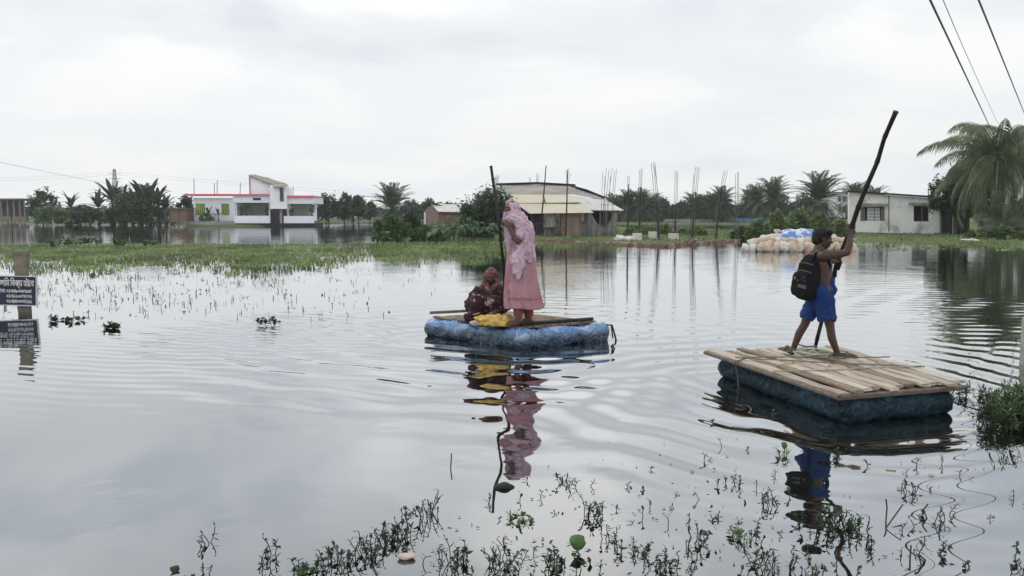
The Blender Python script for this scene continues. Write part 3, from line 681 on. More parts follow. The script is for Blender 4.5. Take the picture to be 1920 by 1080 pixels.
# lattice pylon far away
rt = thing('lattice_pylon', (aY(218, 400, 330).x, 330, .3), 'grey lattice power pylon far behind the banana clump', 'pylon')
b = MB(); H = aY(218, 317, 330).z - .3
def pyw(h): return 1.6 * (1 - h / H) ** 1.3 + .35
for sx, sy in ((-1, -1), (1, -1), (1, 1), (-1, 1)):
    b.tube([(sx * pyw(h), sy * pyw(h), h) for h in np.linspace(0, H, 9)], .11, 4)
for k in range(12):
    h0, h1 = H * k / 12, H * (k + 1) / 12; a0, a1 = pyw(h0), pyw(h1)
    for s in (-1, 1):
        b.tube([(-a0, s * a0, h0), (a1, s * a1, h1)], .06, 4); b.tube([(a0, s * a0, h0), (-a1, s * a1, h1)], .06, 4)
        b.tube([(s * a0, -a0, h0), (s * a1, a1, h1)], .06, 4)
b.build('lattice_mast', MT['rebar'], rt, world=False)
for h in (.80, .90):
    b = MB(); b.tube([(-2.6, 0, H * h), (2.6, 0, H * h)], .1, 4); b.build('cross_arm', MT['rebar'], rt, world=False)

# ------------------------------------------------------------------ little tin hut on the island
rt = thing('tin_roofed_hut', (aY(835, 430, 60).x, 60, 0), 'little hut with brick walls and pale tin roof left of the dark bush', 'hut')
brk = mat('old_brick', (.24, .17, .14), (.14, .10, .09), scale=4, bump=.6, stretch=(1, 1, 3), c3=(.36, .33, .31), s3=2)
b = MB(); b.slab([tuple(aY(822, 398, 60)), tuple(aY(866, 399, 60)), tuple(aY(866, 436, 60)), tuple(aY(822, 436, 60))], (0, 2.4, 0)); b.build('wall', brk, rt)
b = MB(); b.slab([tuple(aY(797, 394, 62.4)), tuple(aY(811, 382, 61.2)), tuple(aY(822, 398, 60.0)), tuple(aY(822, 436, 60.0)), tuple(aY(797, 434, 62.4))], (.1, .1, 0)); b.build('gable_wall', brk, rt)
tinm = mat('tin', (.56, .55, .53), (.44, .43, .41), scale=1.5, rough=.45, spec=.5, c3=(.28, .24, .2), s3=1.2, lo3=.6)
def corrugated(b, q, n=34, amp=.03, th=.01):
    """corrugated sheet over quad q (top-left, top-right, bottom-right, bottom-left)"""
    q = [Vector(p) for p in q]; nrm = (q[1] - q[0]).cross(q[3] - q[0]).normalized(); V = []; F_ = []
    if nrm.z < 0: nrm = -nrm
    for i in range(2 * n + 1):
        t_ = i / (2 * n); o_ = nrm * (amp if i % 2 else 0)
        for e in (0, 1):
            V += [q[0].lerp(q[1], t_) + o_ - nrm * th * e, q[3].lerp(q[2], t_) + o_ - nrm * th * e]
    for i in range(2 * n):
        a = 4 * i
        F_ += [(a, a + 4, a + 5, a + 1), (a + 3, a + 7, a + 6, a + 2), (a, a + 2, a + 6, a + 4), (a + 1, a + 5, a + 7, a + 3)]
    return b.add(V, F_)
b = MB(); corrugated(b, [aY(808, 382, 61.2), aY(863, 384, 61.2), aY(878, 398.5, 59.7), aY(822, 397, 59.7)], 22, .025)
b.build('tin_roof', tinm, rt)
b = MB(); corrugated(b, [aY(808, 382.5, 61.3), aY(812, 382.5, 61.3), aY(800, 397, 62.7), aY(795, 396, 62.7)], 3); b.build('rear_roof', MT['dark'], rt)
b = MB(); b.box(tuple(aY(821, 384, 61)), (1.1, .3, .1), ry=.3); b.build('roof_timber', MT['dark'], rt)
b = MB(); bx(b, 795, 800, 398, 436, 62.3, 62.5); b.build('white_post', MT['white_wall'], rt)

# ------------------------------------------------------------------ tin house with awnings and curtains (middle)
th = thing('tin_house', (aY(1050, 450, 52).x, 52, .1), 'long tin house with beige awning and cloth curtains behind the standing woman', 'house')
beige = mat('beige_tin', (.60, .56, .44), (.54, .50, .40), scale=.6, rough=.6, c3=(.46, .42, .33), s3=1.4, lo3=.6)
greyt = mat('grey_tin', (.40, .39, .36), (.28, .27, .25), scale=.9, rough=.6, stretch=(1, 1, 3), c3=(.50, .50, .48), s3=1.6)
rust = mat('rusty_tin', (.38, .37, .34), (.26, .24, .21), scale=.8, rough=.6, c3=(.34, .22, .17), s3=.9, stretch=(1, 1, 5))
b = MB(); corrugated(b, [aY(934, 345.2, 54.5), aY(1077, 346.8, 54.5), aY(1082, 364.8, 52.9), aY(944, 363.5, 52.9)], 40, .025); b.build('upper_roof', rust, th)
b = MB(); corrugated(b, [aY(1079, 351, 54.3), aY(1086, 353, 54.3), aY(1140, 376.5, 53.0), aY(1079, 365.5, 52.88)], 20, .025); b.build('side_roof', greyt, th)
b = MB(); corrugated(b, [aY(1060, 365.5, 52.9), aY(1138, 376, 52.9), aY(1171, 395, 51.0), aY(1102, 394.5, 51.0)], 22, .03); b.build('right_awning', tinm, th)
for k, (ya, yb, Ya, Yb, xl0, xr0, xl1, xr1) in enumerate([(363.5, 381, 52.95, 51.75, 943, 1066, 968, 1090), (381.3, 400.5, 51.78, 50.6, 967, 1090, 993, 1114)]):
    b = MB(); corrugated(b, [aY(xl0, ya, Ya), aY(xr0, ya + .8, Ya), aY(xr1, yb - 1.5, Yb), aY(xl1, yb, Yb)], 30, .012); b.build('front_awning', beige, th)
b = MB(); b.tube([aY(930, 345.6, 54.3), aY(1008, 343.2, 54.45), aY(1079, 347.3, 54.3)], .075, 6); b.tube([aY(1072, 350, 54.2), aY(1100, 358, 53.8), aY(1133, 371.5, 53.5)], .11, 6); b.build('ridge_cap', MT['dark'], th)
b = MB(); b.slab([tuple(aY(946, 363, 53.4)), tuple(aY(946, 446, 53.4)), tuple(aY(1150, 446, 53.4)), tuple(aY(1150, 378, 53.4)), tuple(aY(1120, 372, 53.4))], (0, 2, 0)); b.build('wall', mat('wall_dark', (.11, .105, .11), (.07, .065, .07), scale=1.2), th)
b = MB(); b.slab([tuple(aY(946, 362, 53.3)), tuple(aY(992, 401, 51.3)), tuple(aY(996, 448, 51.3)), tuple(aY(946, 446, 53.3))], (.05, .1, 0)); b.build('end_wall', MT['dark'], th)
def curtain(name, x0, x1, y0, y1, Y, m, folds, seed, sag=0, parent=th, top=None, amp=.09):
    """hanging cloth with folds; top(t) gives an offset in photo rows"""
    g = random.Random(seed); nx, nyy = 48, 14; V = []; F_ = []
    for s_ in (0, 1):
        for j in range(nyy + 1):
            for i in range(nx + 1):
                u = i / nx; v = j / nyy; yt = y0 + (top(u) if top else 0)
                p = aY(x0 + (x1 - x0) * u, yt + (y1 - yt) * v, Y)
                f_ = math.sin(u * folds * 6.28 + 1.5 * math.sin(v * 2 + seed)) * amp * (.4 + .6 * v) + nz((u * 4, v * 3, seed), 1) * amp
                V.append((p.x, Y + f_ + .012 * s_, p.z + (sag * math.sin(PI * u) * (1 - v))))
    n1_ = (nx + 1) * (nyy + 1)
    for j in range(nyy):
        for i in range(nx):
            a = j * (nx + 1) + i; F_.append((a, a + nx + 1, a + nx + 2, a + 1)); F_.append((n1_ + a, n1_ + a + 1, n1_ + a + nx + 2, n1_ + a + nx + 1))
    b = MB().add(V, F_); return b.build(name, m, parent, smooth=True)
cg = mat('grey_cloth', (.25, .25, .24), (.17, .17, .165), scale=1.0, bump=.3, stretch=(3, 1, .5)); cw = mat('pale_cloth', (.50, .50, .49), (.34, .34, .33), scale=1.3, stretch=(3, 1, .5)); cb = mat('brown_cloth', (.33, .25, .20), (.24, .18, .15), scale=1.0, stretch=(2, 1, .6))
curtain('dark_curtain', 996, 1020, 402, 448, 51.4, mat('slate_cloth', (.10, .10, .11), (.06, .06, .07), scale=1, stretch=(3, 1, .5)), 4, 1)
curtain('pale_curtain', 1019, 1050, 401, 426, 51.2, cw, 4, 2); curtain('patched_curtain', 1020, 1051, 425, 449, 51.3, mat('patch_cloth', (.27, .24, .21), (.13, .12, .11), scale=2.5), 3, 3)
curtain('brown_curtain', 1050, 1089, 400, 449, 51.1, cb, 2.5, 4, amp=.06)
curtain('grey_curtain', 1088, 1157, 398, 450, 51.15, cg, 5, 5, top=lambda u: 26 * max(0, math.sin((u - .30) / .62 * PI)) ** .8 if .3 < u < .92 else 0, amp=.12)
curtain('tied_curtain', 1089, 1095, 400, 415, 50.9, cw, 1.5, 6)
b = MB(); bx(b, 1112, 1146, 398, 420, 52.0, 52.1); b.build('window_opening', MT['dark'], th)
for px in (1124, 1136): b = MB(); bx(b, px, px + 2.2, 397, 424, 51.9, 51.98); b.build('window_bar', MT['concrete'], th)
for px, Y in ((996, 51.0), (1018, 51.25), (1051, 50.95), (1100, 51.0), (1152, 51.3)):
    b = MB(); p = aY(px, 399, Y); b.tube([(p.x, Y, -.1), (p.x + .04, Y, p.z + .05)], .04, 6); b.build('post', MT['bamboo'], th)
b = MB(); b.tube([aY(1000, 421, 50.9), aY(1022, 417, 50.9)], .03, 6); b.tube([aY(985, 444, 50.9), aY(1015, 441, 50.9)], .03, 6); b.build('bamboo_rail', MT['bamboo'], th)
for k, pts in enumerate([[(1040, 449), (1043, 420), (1040, 399)], [(1054, 449), (1050, 425), (1044, 412)], [(1050, 428), (1047, 400)], [(1042, 433), (1057, 427)]]):
    b = MB(); b.tube([aY(x, y, 50.3) for x, y in pts], .05, 6); b.build('branch_prop', MT['bamboo'], th)

# bamboo poles and rods
gpo = 'bamboo poles standing before the tin house'
for (x0, y0, x1, y1, Y, l) in [(1011, 448, 1024, 310, 49.2, 'leaning bamboo pole with a rag tied on, before the beige awning'), (1060, 450, 1064, 318, 49.4, 'upright bamboo pole before the right half of the beige awning')]:
    rt = thing('bamboo_pole', (aY(x0, y0, Y).x, Y, .0), l, 'pole', gpo)
    b = MB(); b.tube([aY(x0, y0 + 4, Y), aY((x0 + x1) / 2 + .8, (y0 + y1) / 2, Y), aY(x1, y1, Y)], [.05, .045, .028], 7); b.build('cane', MT['bamboo_dark'], rt)
    if x0 < 1030:
        b = MB(); b.slab([tuple(aY(1017, 369, Y - .1)), tuple(aY(1021, 370, Y - .1)), tuple(aY(1025, 385, Y - .1)), tuple(aY(1019, 378, Y - .1))], (0, .04, 0)); b.build('rag', mat('rag', (.25, .22, .12)), rt)
def rods(px, yb, tops, Y, label, sleeve=None, name='rebar_column', col=None, spread=1.0):
    """a column of reinforcing rods; tops: photo points of the rod ends"""
    foot = aY(px, yb, Y); rt = thing(name, (foot.x, Y, max(foot.z, -.3)), label, 'rods', 'reinforcing rods of the unfinished columns')
    for k, (x, y) in enumerate(tops):
        dy = (k % 2) * .22; q = aY(x, y, Y + dy); o_ = (k - (len(tops) - 1) / 2) * .09 * spread
        m_ = aY(px + (x - px) * .3, yb + (y - yb) * .5, Y + dy)
        b = MB(); b.tube([(foot.x + o_, Y + dy, foot.z - .2), (m_.x + o_ * .7, Y + dy, m_.z), q], .013, 5); b.build('rod', MT['rebar'], rt)
    if sleeve:
        b = MB(); q = aY(sleeve[0], sleeve[1], Y + .1); b.tube([(foot.x, Y + .1, foot.z - .2), (foot.x * .55 + q.x * .45, Y + .1, (foot.z + q.z) / 2), q], [.05, .042, .035], 7); b.build('bound_cage', MT['bamboo_dark'], rt)
    for k in range(0 if spread < .8 else 5):
        b = MB(); z = foot.z + .25 + k * .45; b.tube([(foot.x - .13, Y - .02, z), (foot.x + .13, Y - .02, z), (foot.x + .13, Y + .24, z), (foot.x - .13, Y + .24, z), (foot.x - .13, Y - .02, z)], .012, 4); b.build('stirrup', MT['rebar'], rt)
    return rt
rods(931, 346, [(929, 329), (932, 327), (934, 328), (936, 329)], 54.8, 'four short rods on the left end of the tin house roof', spread=.6)
rods(994, 343, [(991, 332), (995, 332)], 55.2, 'pair of short rods left of the leaning pole, behind the roof', spread=.6)
rods(1007, 343, [(1006, 325), (1009, 325), (1012, 329)], 55.4, 'three rods above the roof ridge just left of the leaning pole', spread=.6)
rods(1064, 346, [(1061, 317), (1067, 314), (1070, 325)], 55.0, 'three rods above the roof beside the upright bamboo pole', spread=.6)
rods(1130, 446, [(1130, 320), (1137, 314), (1134, 330)], 49.6, 'left bundle of rods before the right awning')
rods(1136, 446, [(1142, 318), (1148, 315), (1145, 330)], 49.9, 'middle bundle of rods before the right awning')
rods(1147, 446, [(1152, 320), (1156, 316)], 50.2, 'right bundle of rods before the right awning')
rods(1177, 452, [(1177, 330), (1180, 329)], 50, 'rods bound to a dark pole right of the tin house', sleeve=(1179, 345))
rods(1199, 452, [(1199, 318), (1202, 317), (1204, 315)], 50.5, 'rods left of the left concrete stump', sleeve=(1201, 350))
rods(1236, 458, [(1221, 306), (1225, 304), (1228, 304), (1227, 310)], 46, 'tallest rods, leaning left beside the middle stump', sleeve=(1232, 385))
rods(1266, 450, [(1266, 321), (1269, 320), (1271, 322)], 51, 'rods behind the right concrete stump', sleeve=(1267, 385))
rods(1298, 458, [(1301, 327), (1304, 313), (1308, 313), (1311, 315)], 46, 'rods rising from the broken corner of the brick edge', sleeve=(1304, 360))
rods(1342, 452, [(1357, 321), (1360, 320), (1364, 320)], 49, 'rods leaning right over the right part of the brick edge', sleeve=(1354, 350))
rods(1382, 452, [(1379, 326), (1383, 322), (1385, 323)], 49.5, 'slender rods at the right end of the brick edge')

# brick edge, mud floor, stumps of the building site
bk = mat('red_brick', (.25, .145, .115), (.15, .10, .085), scale=5, bump=.6, c3=(.36, .30, .24), s3=2.2, lo3=.5, hi3=.62)
rt = thing('brick_edge', at(1250, 462), 'low broken brick edge round the flooded building site', 'brick wall')
kerb = [(1005, 454), (1128, 458.5), (1248, 463), (1296, 459.5), (1386, 453)]
for k in range(4):
    a = at(*kerb[k]); c = at(*kerb[k + 1]); d = c - a; n = int(d.length / .27); b = MB(); g = random.Random(k); ang = math.atan2(d.y, d.x)
    for i in range(n):
        for h in range(2):
            if g.random() < (.06 if h == 0 else .28): continue
            p = a + d * ((i + .5 + .5 * h) / n); b.box((p.x, p.y + g.uniform(-.03, .03), .03 + h * .085 + g.uniform(-.01, .01)), (.25, .13, .08), rz=ang + g.uniform(-.08, .08))
        if i % 4 == 0: b.box((a + d * (i / n))[:2] + (-.12,), (d.length / n * 4, .14, .22), rz=ang)
    b.build('brick_course', bk, rt)
mud = mat('wet_mud', (.21, .17, .14), (.14, .115, .09), scale=1.2, rough=.35, spec=.5, c3=(.27, .23, .20), s3=2)
b = MB(); q = [at(1008, 452.5), at(1128, 457), at(1247, 461.5), at(1296, 458), at(1378, 452.5), at(1300, 446.5), at(1180, 447), at(1100, 446), at(1010, 448)]
b.slab([(p.x, p.y + .15, .06) for p in q], (0, 0, -.3)); mo = b.build('mud_floor', mud); mo['kind'] = 'structure'
for x0, x1, y0, y1, l in [(1188, 1203.5, 437.5, 452, 'left square concrete stump on the building site'), (1218, 1233, 434.5, 450, 'middle square concrete stump on the building site'), (1256, 1272.5, 438, 451.5, 'right square concrete stump on the building site')]:
    f_ = at((x0 + x1) / 2, y1, .05); Y = f_.y; rt = thing('concrete_stump', (f_.x, Y, .05), l, 'column stump', 'concrete stumps on the building site')
    w_ = (x1 - x0) * S(Y); h = aY(x0, y0, Y).z - .05; b = MB(); b.box((f_.x, Y + w_ / 2, .05 + h / 2), (w_, w_, h)); b.build('block', mat('new_concrete', (.68, .66, .61), (.54, .52, .48), scale=3, bump=.3), rt, bevel=.015)
    for k in range(4):
        b = MB(); b.tube([(f_.x + (k % 2 - .5) * w_ * .5, Y + w_ / 2 + (k // 2 - .5) * w_ * .5, h), (f_.x + (k % 2 - .5) * w_ * .6, Y + w_ / 2, h + .45)], .014, 5); b.build('rod', MT['rebar'], rt)
rt = thing('rubble_heap', at(1298, 459), 'heap of broken red bricks at the corner of the brick edge', 'rubble'); b = MB(); g = random.Random(9)
for k in range(40):
    p = at(1298 + g.gauss(0, 7), 458 + g.uniform(-2, 2)); b.box((p.x, p.y, .05 + abs(g.gauss(0, .1))), (.2, .12, .08), rz=g.uniform(0, 3), rx=g.uniform(-.6, .6))
b.build('bricks', bk, rt)
def sack(loc, s, rz, seed, m, name, label, group, tilt=0):
    g = random.Random(seed); b = MB(); b.ball((0, 0, 0), (1, 1, 1), 20, 14); me = b.mesh(name); a = mverts(me)
    a = np.sign(a) * np.abs(a) ** .55; s = [q_ * g.uniform(.8, 1.25) for q_ in s]; a = a * np.array([s[0] / 2, s[1] / 2, s[2] / 2])
    for i in range(len(a)):
        p = a[i]; a[i] = p * (1 + .30 * nz(p, 5, seed) + .14 * nz(p, 13, seed)); 
    pinch = np.clip((np.abs(a[:, 0]) / (s[0] / 2) - .72) / .28, 0, 1); a[:, 1] *= 1 - .35 * pinch; a[:, 2] *= 1 - .5 * pinch
    setv(me, a); o = link_mesh(name, me, m, None, True); o.location = loc; o.rotation_euler = (g.uniform(-.45, .45), tilt * g.uniform(.2, 1.4), rz); o.location.z += g.uniform(-.03, .05); return tag(o, label, 'sack', group)
wsk = mat('white_sack', (.66, .64, .60), (.52, .50, .46), scale=4, rough=.7, bump=.4, bscale=25); tsk = mat('tan_sack', (.58, .48, .37), (.46, .37, .28), scale=3, bump=.4, bscale=25, c3=(.60, .55, .48), s3=2); rsk = mat('orange_sack', (.60, .48, .39), (.44, .33, .26), scale=3, bump=.4, bscale=25, c3=(.56, .48, .42), s3=2)
gs = 'sacks in the heap behind the boy'
g = random.Random(4); Ys = 34.4
for i in range(15):
    u = i / 14; px = 1398 + 200 * u; p = aY(px, 470, Ys + 1.2 * abs(u - .5) ** 1.5); m_ = wsk if i < 2 or i == 5 else (tsk if i < 8 else rsk)
    sack((p.x, p.y, .14), (.52, .36, .42), PI / 2 + g.uniform(-.7, .7), 30 + i, m_, 'sack', '%s sack from the left in the waterline row of the heap' % wrd[i], gs, tilt=.5)
for i in range(13):
    u = i / 12; px = 1412 + 172 * u; p = aY(px, 460, Ys + .35 + 1.1 * abs(u - .5) ** 1.5); m_ = tsk if i % 3 else wsk
    sack((p.x, p.y, .38), (.54, .36, .32), PI / 2 + g.uniform(-.8, .8), 60 + i, m_ if i < 8 else rsk, 'sack', '%s sack from the left in the second row of the heap' % wrd[i], gs, tilt=.45)
for i in range(9):
    u = i / 8; px = 1436 + 120 * u; p = aY(px, 450, Ys + .9)
    sack((p.x, p.y, .52), (.56, .42, .34), g.uniform(-.4, .4), 90 + i, wsk, 'sack', '%s sack from the left along the tarp edge of the heap' % wrd[i], gs)
for i, (px, y) in enumerate([(1458, 434), (1478, 433), (1511, 433), (1448, 439)]):
    p = aY(px, y, Ys + 1.2); sack((p.x, p.y, p.z - .03), (.3, .2, .13), g.uniform(-.4, .4), 120 + i, tsk, 'sack', ['small pale sack weighing down the tarp left of its top', 'small sack at the middle top of the tarp', 'small sack at the right top of the tarp', 'small sack at the left shoulder of the tarp'][i], gs)
tm_ = mat('blue_white_tarp', (.62, .64, .68), (.66, .67, .70), scale=2, rough=.45, spec=.4, bump=.6, bscale=12, c3=(.11, .23, .52), s3=1.7, lo3=.46, hi3=.51)
p0 = aY(1498, 446, Ys + 1.2); V = []; F_ = []; n_ = 44
for j in range(n_ + 1):
    for i in range(n_ + 1):
        u = i / n_ * 2 - 1; v = j / n_ * 2 - 1; r = max(abs(u), abs(v)) ** 1.0; rr = math.hypot(u, v)
        z = p0.z - .23 + .62 * max(0, 1 - r ** 2.6) + .09 * nz((u, v, 0), 3.2) + .04 * nz((u, v, 4), 9)
        V.append((p0.x + u * 1.42 * (1 - .12 * v * v), p0.y + v * .9, z))
for j in range(n_):
    for i in range(n_): a = j * (n_ + 1) + i; F_.append((a, a + 1, a + n_ + 2, a + n_ + 1))
o = MB().add(V, F_).build('tarp', tm_, smooth=True); so_ = o.modifiers.new('t', 'SOLIDIFY'); so_.thickness = .012; tag(o, 'blue and white crumpled tarp spread over the top of the sack heap', 'tarp')
g = random.Random(12)
for i in range(7):
    p = at(1158 + i * 4.6, 452 - (i % 2), .05); sack((p.x, p.y, .16), (.45, .3, .24), g.uniform(-.6, .6), 150 + i, wsk, 'sack', '%s torn white bag from the left beside the grey curtain foot' % wrd[i], 'torn bags beside the tin house')

# blue net fence
rt = thing('net_fence', (aY(1410, 414, 137).x, 137, 0), 'long low bright blue net fence across the far fields', 'fence')
blue = mat('blue_net', (.13, .30, .58), (.20, .38, .62), scale=.5, rough=.6)
curtain('net', 1346, 1492, 409, 420, 137, blue, 16, 3, parent=rt, amp=.12)
for i in range(10):
    b = MB(); p = aY(1346 + i * 16.2, 408, 136.8); b.tube([(p.x, 136.8, -.3), (p.x, 136.8, p.z + .1)], .05, 5); b.build('stake', MT['bamboo'], rt)
rt = thing('net_fence', (aY(1300, 414, 139).x, 139, 0), 'faded grey-blue net fence left of the bright blue one', 'fence')
curtain('net', 1245, 1345, 411, 417, 139, mat('faded_net', (.26, .33, .36), (.20, .26, .28), scale=.4), 12, 5, parent=rt, amp=.12)
rt = thing('net_fence', (aY(690, 414, 140).x, 140, 0), 'pale blue net fence left of the lone date palm', 'fence')
curtain('net', 630, 735, 411.5, 417, 140, mat('pale_net', (.24, .32, .42), (.30, .38, .46), scale=.4), 12, 6, parent=rt, amp=.12)
rt = thing('net_fence', (aY(1580, 414, 120).x, 120, 0), 'thin grey net fence left of the weathered house', 'fence')
curtain('net', 1535, 1600, 411, 417, 120, mat('grey_net', (.30, .36, .36), (.22, .27, .27), scale=.4), 8, 7, parent=rt, amp=.1)

# pale building behind and the weathered white house
rt = thing('pale_building', (aY(1590, 410, 150).x, 145, 0), 'pale two-storey building far behind, left of the weathered house', 'building')
b = MB(); bx(b, 1568, 1612, 361, 408, 145, 152); b.build('wall', MT['white_wall'], rt)
for k in range(3):
    for j in range(2):
        b = MB(); bx(b, 1572 + k * 9, 1577 + k * 9, 368 + j * 18, 378 + j * 18, 144.9, 145.05); b.build('window', dk, rt)
b = MB(); bx(b, 1566, 1614, 359.5, 361.5, 144.6, 152.4); b.build('roof_edge', MT['concrete'], rt)
wh = thing('weathered_house', (aY(1680, 440, 61).x, 61, 0), 'weathered white single-storey house with louvred window and dark veranda', 'house')
wwm = mat('stained_white', (.84, .84, .83), (.72, .72, .70), scale=.9, rough=.9, bump=.25, bscale=8, c3=(.26, .26, .24), s3=.9, lo3=.52, hi3=.74)
YL, YR = 63.5, 60.5
def wY(px): return YL + (YR - YL) * (px - 1592) / (1762 - 1592)
def wp(px, py, dy=0.0): p = aY(px, py, wY(px) + dy); return (p.x, p.y, p.z)
def wtop(px): return 360.5 + (px - 1592) * (372.5 - 360.5) / (1762 - 1592)
def wbot(px): return 435 + (px - 1592) * 3.5 / 170
wins = [(1621, 1655, 388, 414), (1713, 1744, 386, 415.5)]
b = MB(); seg = [1592, 1621, 1655, 1713, 1744, 1762]
for k in range(5):
    x0, x1 = seg[k], seg[k + 1]
    win = [w_ for w_ in wins if w_[0] == x0]
    if win:
        w_ = win[0]
        b.slab([wp(x0, wtop(x0)), wp(x1, wtop(x1)), wp(x1, w_[2]), wp(x0, w_[2])], (0, .25, 0)); b.slab([wp(x0, w_[3]), wp(x1, w_[3]), wp(x1, wbot(x1)), wp(x0, wbot(x0))], (0, .25, 0))
    else: b.slab([wp(x0, wtop(x0)), wp(x1, wtop(x1)), wp(x1, wbot(x1)), wp(x0, wbot(x0))], (0, .25, 0))
b.slab([wp(1592, wtop(1592), .25), wp(1592, wbot(1592), .25), wp(1592, 435, 6), wp(1592, 361, 6)], (.2, 0, 0)); b.build('wall', wwm, wh)
b = MB(); b.slab([wp(1590, 360.0, -.25), wp(1764, 372.2, -.25), wp(1764, 371, 6.5), wp(1590, 360.2, 6.5)], (0, 0, .13)); b.build('roof', MT['dark'], wh)
b = MB(); b.slab([wp(1590, 435.5, -.12), wp(1766, 439, -.12), wp(1766, 452, -.12), wp(1590, 450, -.12)], (0, 6, 0)); b.build('plinth', mat('dirty_plinth', (.20, .20, .18), (.10, .10, .09), scale=1.2), wh)
b = MB(); b.slab([wp(1665.5, wtop(1665) + 1, -.04), wp(1667.5, wtop(1667) + 1, -.04), wp(1667.5, 434, -.04), wp(1665.5, 434, -.04)], (0, .035, 0)); b.build('downpipe', MT['concrete'], wh)
for x0, x1, y in ((1617, 1665, 381), (1707, 1751, 379.5)):
    b = MB(); b.slab([wp(x0, y, -.35), wp(x1, y + 1, -.35), wp(x1, y + 5.5, -.35), wp(x0, y + 4, -.35)], (0, .34, 0)); b.build('window_hood', MT['concrete'], wh, bevel=.01)
for wi, (x0, x1, y0, y1) in enumerate(wins):
    f = MB()
    for x in (x0, (x0 + x1) / 2, x1 - 1.2): f.slab([wp(x, y0, .08), wp(x + 1.4, y0, .08), wp(x + 1.4, y1, .08), wp(x, y1, .08)], (0, .06, 0))
    f.slab([wp(x0, y1 - 1.5, .07), wp(x1, y1 - 1.5, .07), wp(x1, y1, .07), wp(x0, y1, .07)], (0, .07, 0)); wo_ = f.build('window', MT['wood'], wh)
    q = MB(); q.slab([wp(x0, y0, .7), wp(x1, y0, .7), wp(x1, y1, .7), wp(x0, y1, .7)], (0, .05, 0)); q.build('dark_opening', MT['dark'], wo_)
    if wi == 0:
        q = MB()
        for k in range(9):
            y = y0 + 2 + k * 2.7
            for xa, xb in ((x0 + 5, x0 + 17.5), (x0 + 19, x0 + 29)): q.slab([wp(xa, y, .05), wp(xb, y, .05), wp(xb, y + 1.4, -.01), wp(xa, y + 1.4, -.01)], (0, .02, .01))
        q.build('louvre', MT['white_wall2'], wo_)
        q = MB(); q.slab([wp(x0 - 7, y0, -.10), wp(x0 + 1, y0, -.02), wp(x0 + 1, y1, -.02), wp(x0 - 7, y1, -.10)], (0, .04, 0)); q.build('shutter', MT['wood'], wo_)
        q = MB(); q.slab([wp(x1 - 1, y0, -.02), wp(x1 + 3, y0, -.12), wp(x1 + 3, y1, -.12), wp(x1 - 1, y1, -.02)], (0, .04, 0)); q.build('shutter', MT['wood'], wo_)
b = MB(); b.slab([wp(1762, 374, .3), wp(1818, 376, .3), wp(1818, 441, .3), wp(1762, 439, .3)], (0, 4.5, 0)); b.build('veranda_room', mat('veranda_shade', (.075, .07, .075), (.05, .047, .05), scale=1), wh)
for px in (1764, 1787, 1792, 1815):
    b = MB(); b.slab([wp(px, 375, -.5), wp(px + 2.3, 375, -.5), wp(px + 2.3, 440, -.5), wp(px, 440, -.5)], (0, .12, 0)); b.build('veranda_post', MT['wood'] if px != 1787 else MT['concrete'], wh)
b = MB(); b.slab([wp(1760, 373, -.9), wp(1822, 375, -.9), wp(1822, 370, 4), wp(1760, 369, 4)], (0, 0, .08)); b.build('veranda_roof', MT['rebar'], wh)
b = MB(); b.slab([wp(1762, 440, -.6), wp(1818, 442, -.6), wp(1818, 455, -.6), wp(1762, 453, -.6)], (0, 4, 0)); b.build('veranda_floor', mat('veranda_slab', (.14, .13, .12)), wh)
# grey tarpaulin
curtain_m = mat('grey_sheet', (.30, .31, .32), (.22, .23, .24), scale=1, rough=.6)
rt = thing('sheet_shelter', (aY(1885, 428, 57).x, 57, .2), 'sagging grey plastic sheet shelter behind the coconut trunk', 'shelter')
curtain('sheet', 1838, 1925, 402, 432, 57, curtain_m, 3, 8, parent=rt, top=lambda u: 16 * abs(u - .45) ** .8, amp=.35)
for px, y in ((1840, 416), (1878, 402), (1924, 410)):
    b = MB(); p = aY(px, y, 57.1); b.tube([(p.x, 57.1, .0), (p.x, 57.1, p.z + .1)], .04, 6); b.build('post', MT['bamboo'], rt)
p = aY(1797, 445, 55); b = MB()
rt = thing('white_bags', (p.x, 47, .2), 'small pale heap of litter on the right bank before the veranda', 'litter'); g = random.Random(3)
for i in range(6):
    q = at(1806 + i * 5, 452 + g.uniform(-1, 1), .2); b.ball((q.x, q.y, .26), (.13 + .05 * g.random(), .1, .05), 8, 6)
b.build('heap', wsk, rt, smooth=True)

# ------------------------------------------------------------------ cables and their pole
rt = thing('utility_pole', (aY(1893, 440, 58).x, 58, .2), 'grey concrete utility pole hidden among the coconut fronds', 'pole')
b = MB(); q = aY(1888, 268, 58); b.tube([(q.x, 58, -.3), (q.x, 58, q.z)], [.17, .1], 10); b.build('mast', MT['concrete'], rt)
b = MB(); b.tube([(q.x - .8, 57.9, q.z - .4), (q.x + .9, 57.9, q.z - .4)], .05, 6); b.build('cross_arm', MT['rebar'], rt)
def cable(pts, r, m, label, twist=False, name='power_cable'):
    n = 60; P = [];
    for i in range(n + 1):
        t_ = i / n; a = pts[0].lerp(pts[1], t_) if len(pts) == 2 else (pts[0] * (1 - t_) ** 2 + pts[1] * 2 * t_ * (1 - t_) + pts[2] * t_ * t_); P.append(a)
    b = MB()
    if not twist: b.tube(P, r, 5)
    else:
        Q = []; m_ = 500
        for s_ in (0, PI):
            Q = []
            for i in range(m_ + 1):
                t_ = i / m_ * n; k = min(int(t_), n - 1); a = P[k].lerp(P[k + 1], t_ - k); ph = i * .9 + s_; Q.append(a + Vector((math.cos(ph), 0, math.sin(ph))) * r * .8)
            b.tube(Q, r, 4)
    return tag(b.build(name, m, smooth=True), label, 'cable', 'cables in the upper right')
blk = mat('cable_black', (.045, .045, .05), (.03, .03, .035), rough=.5)
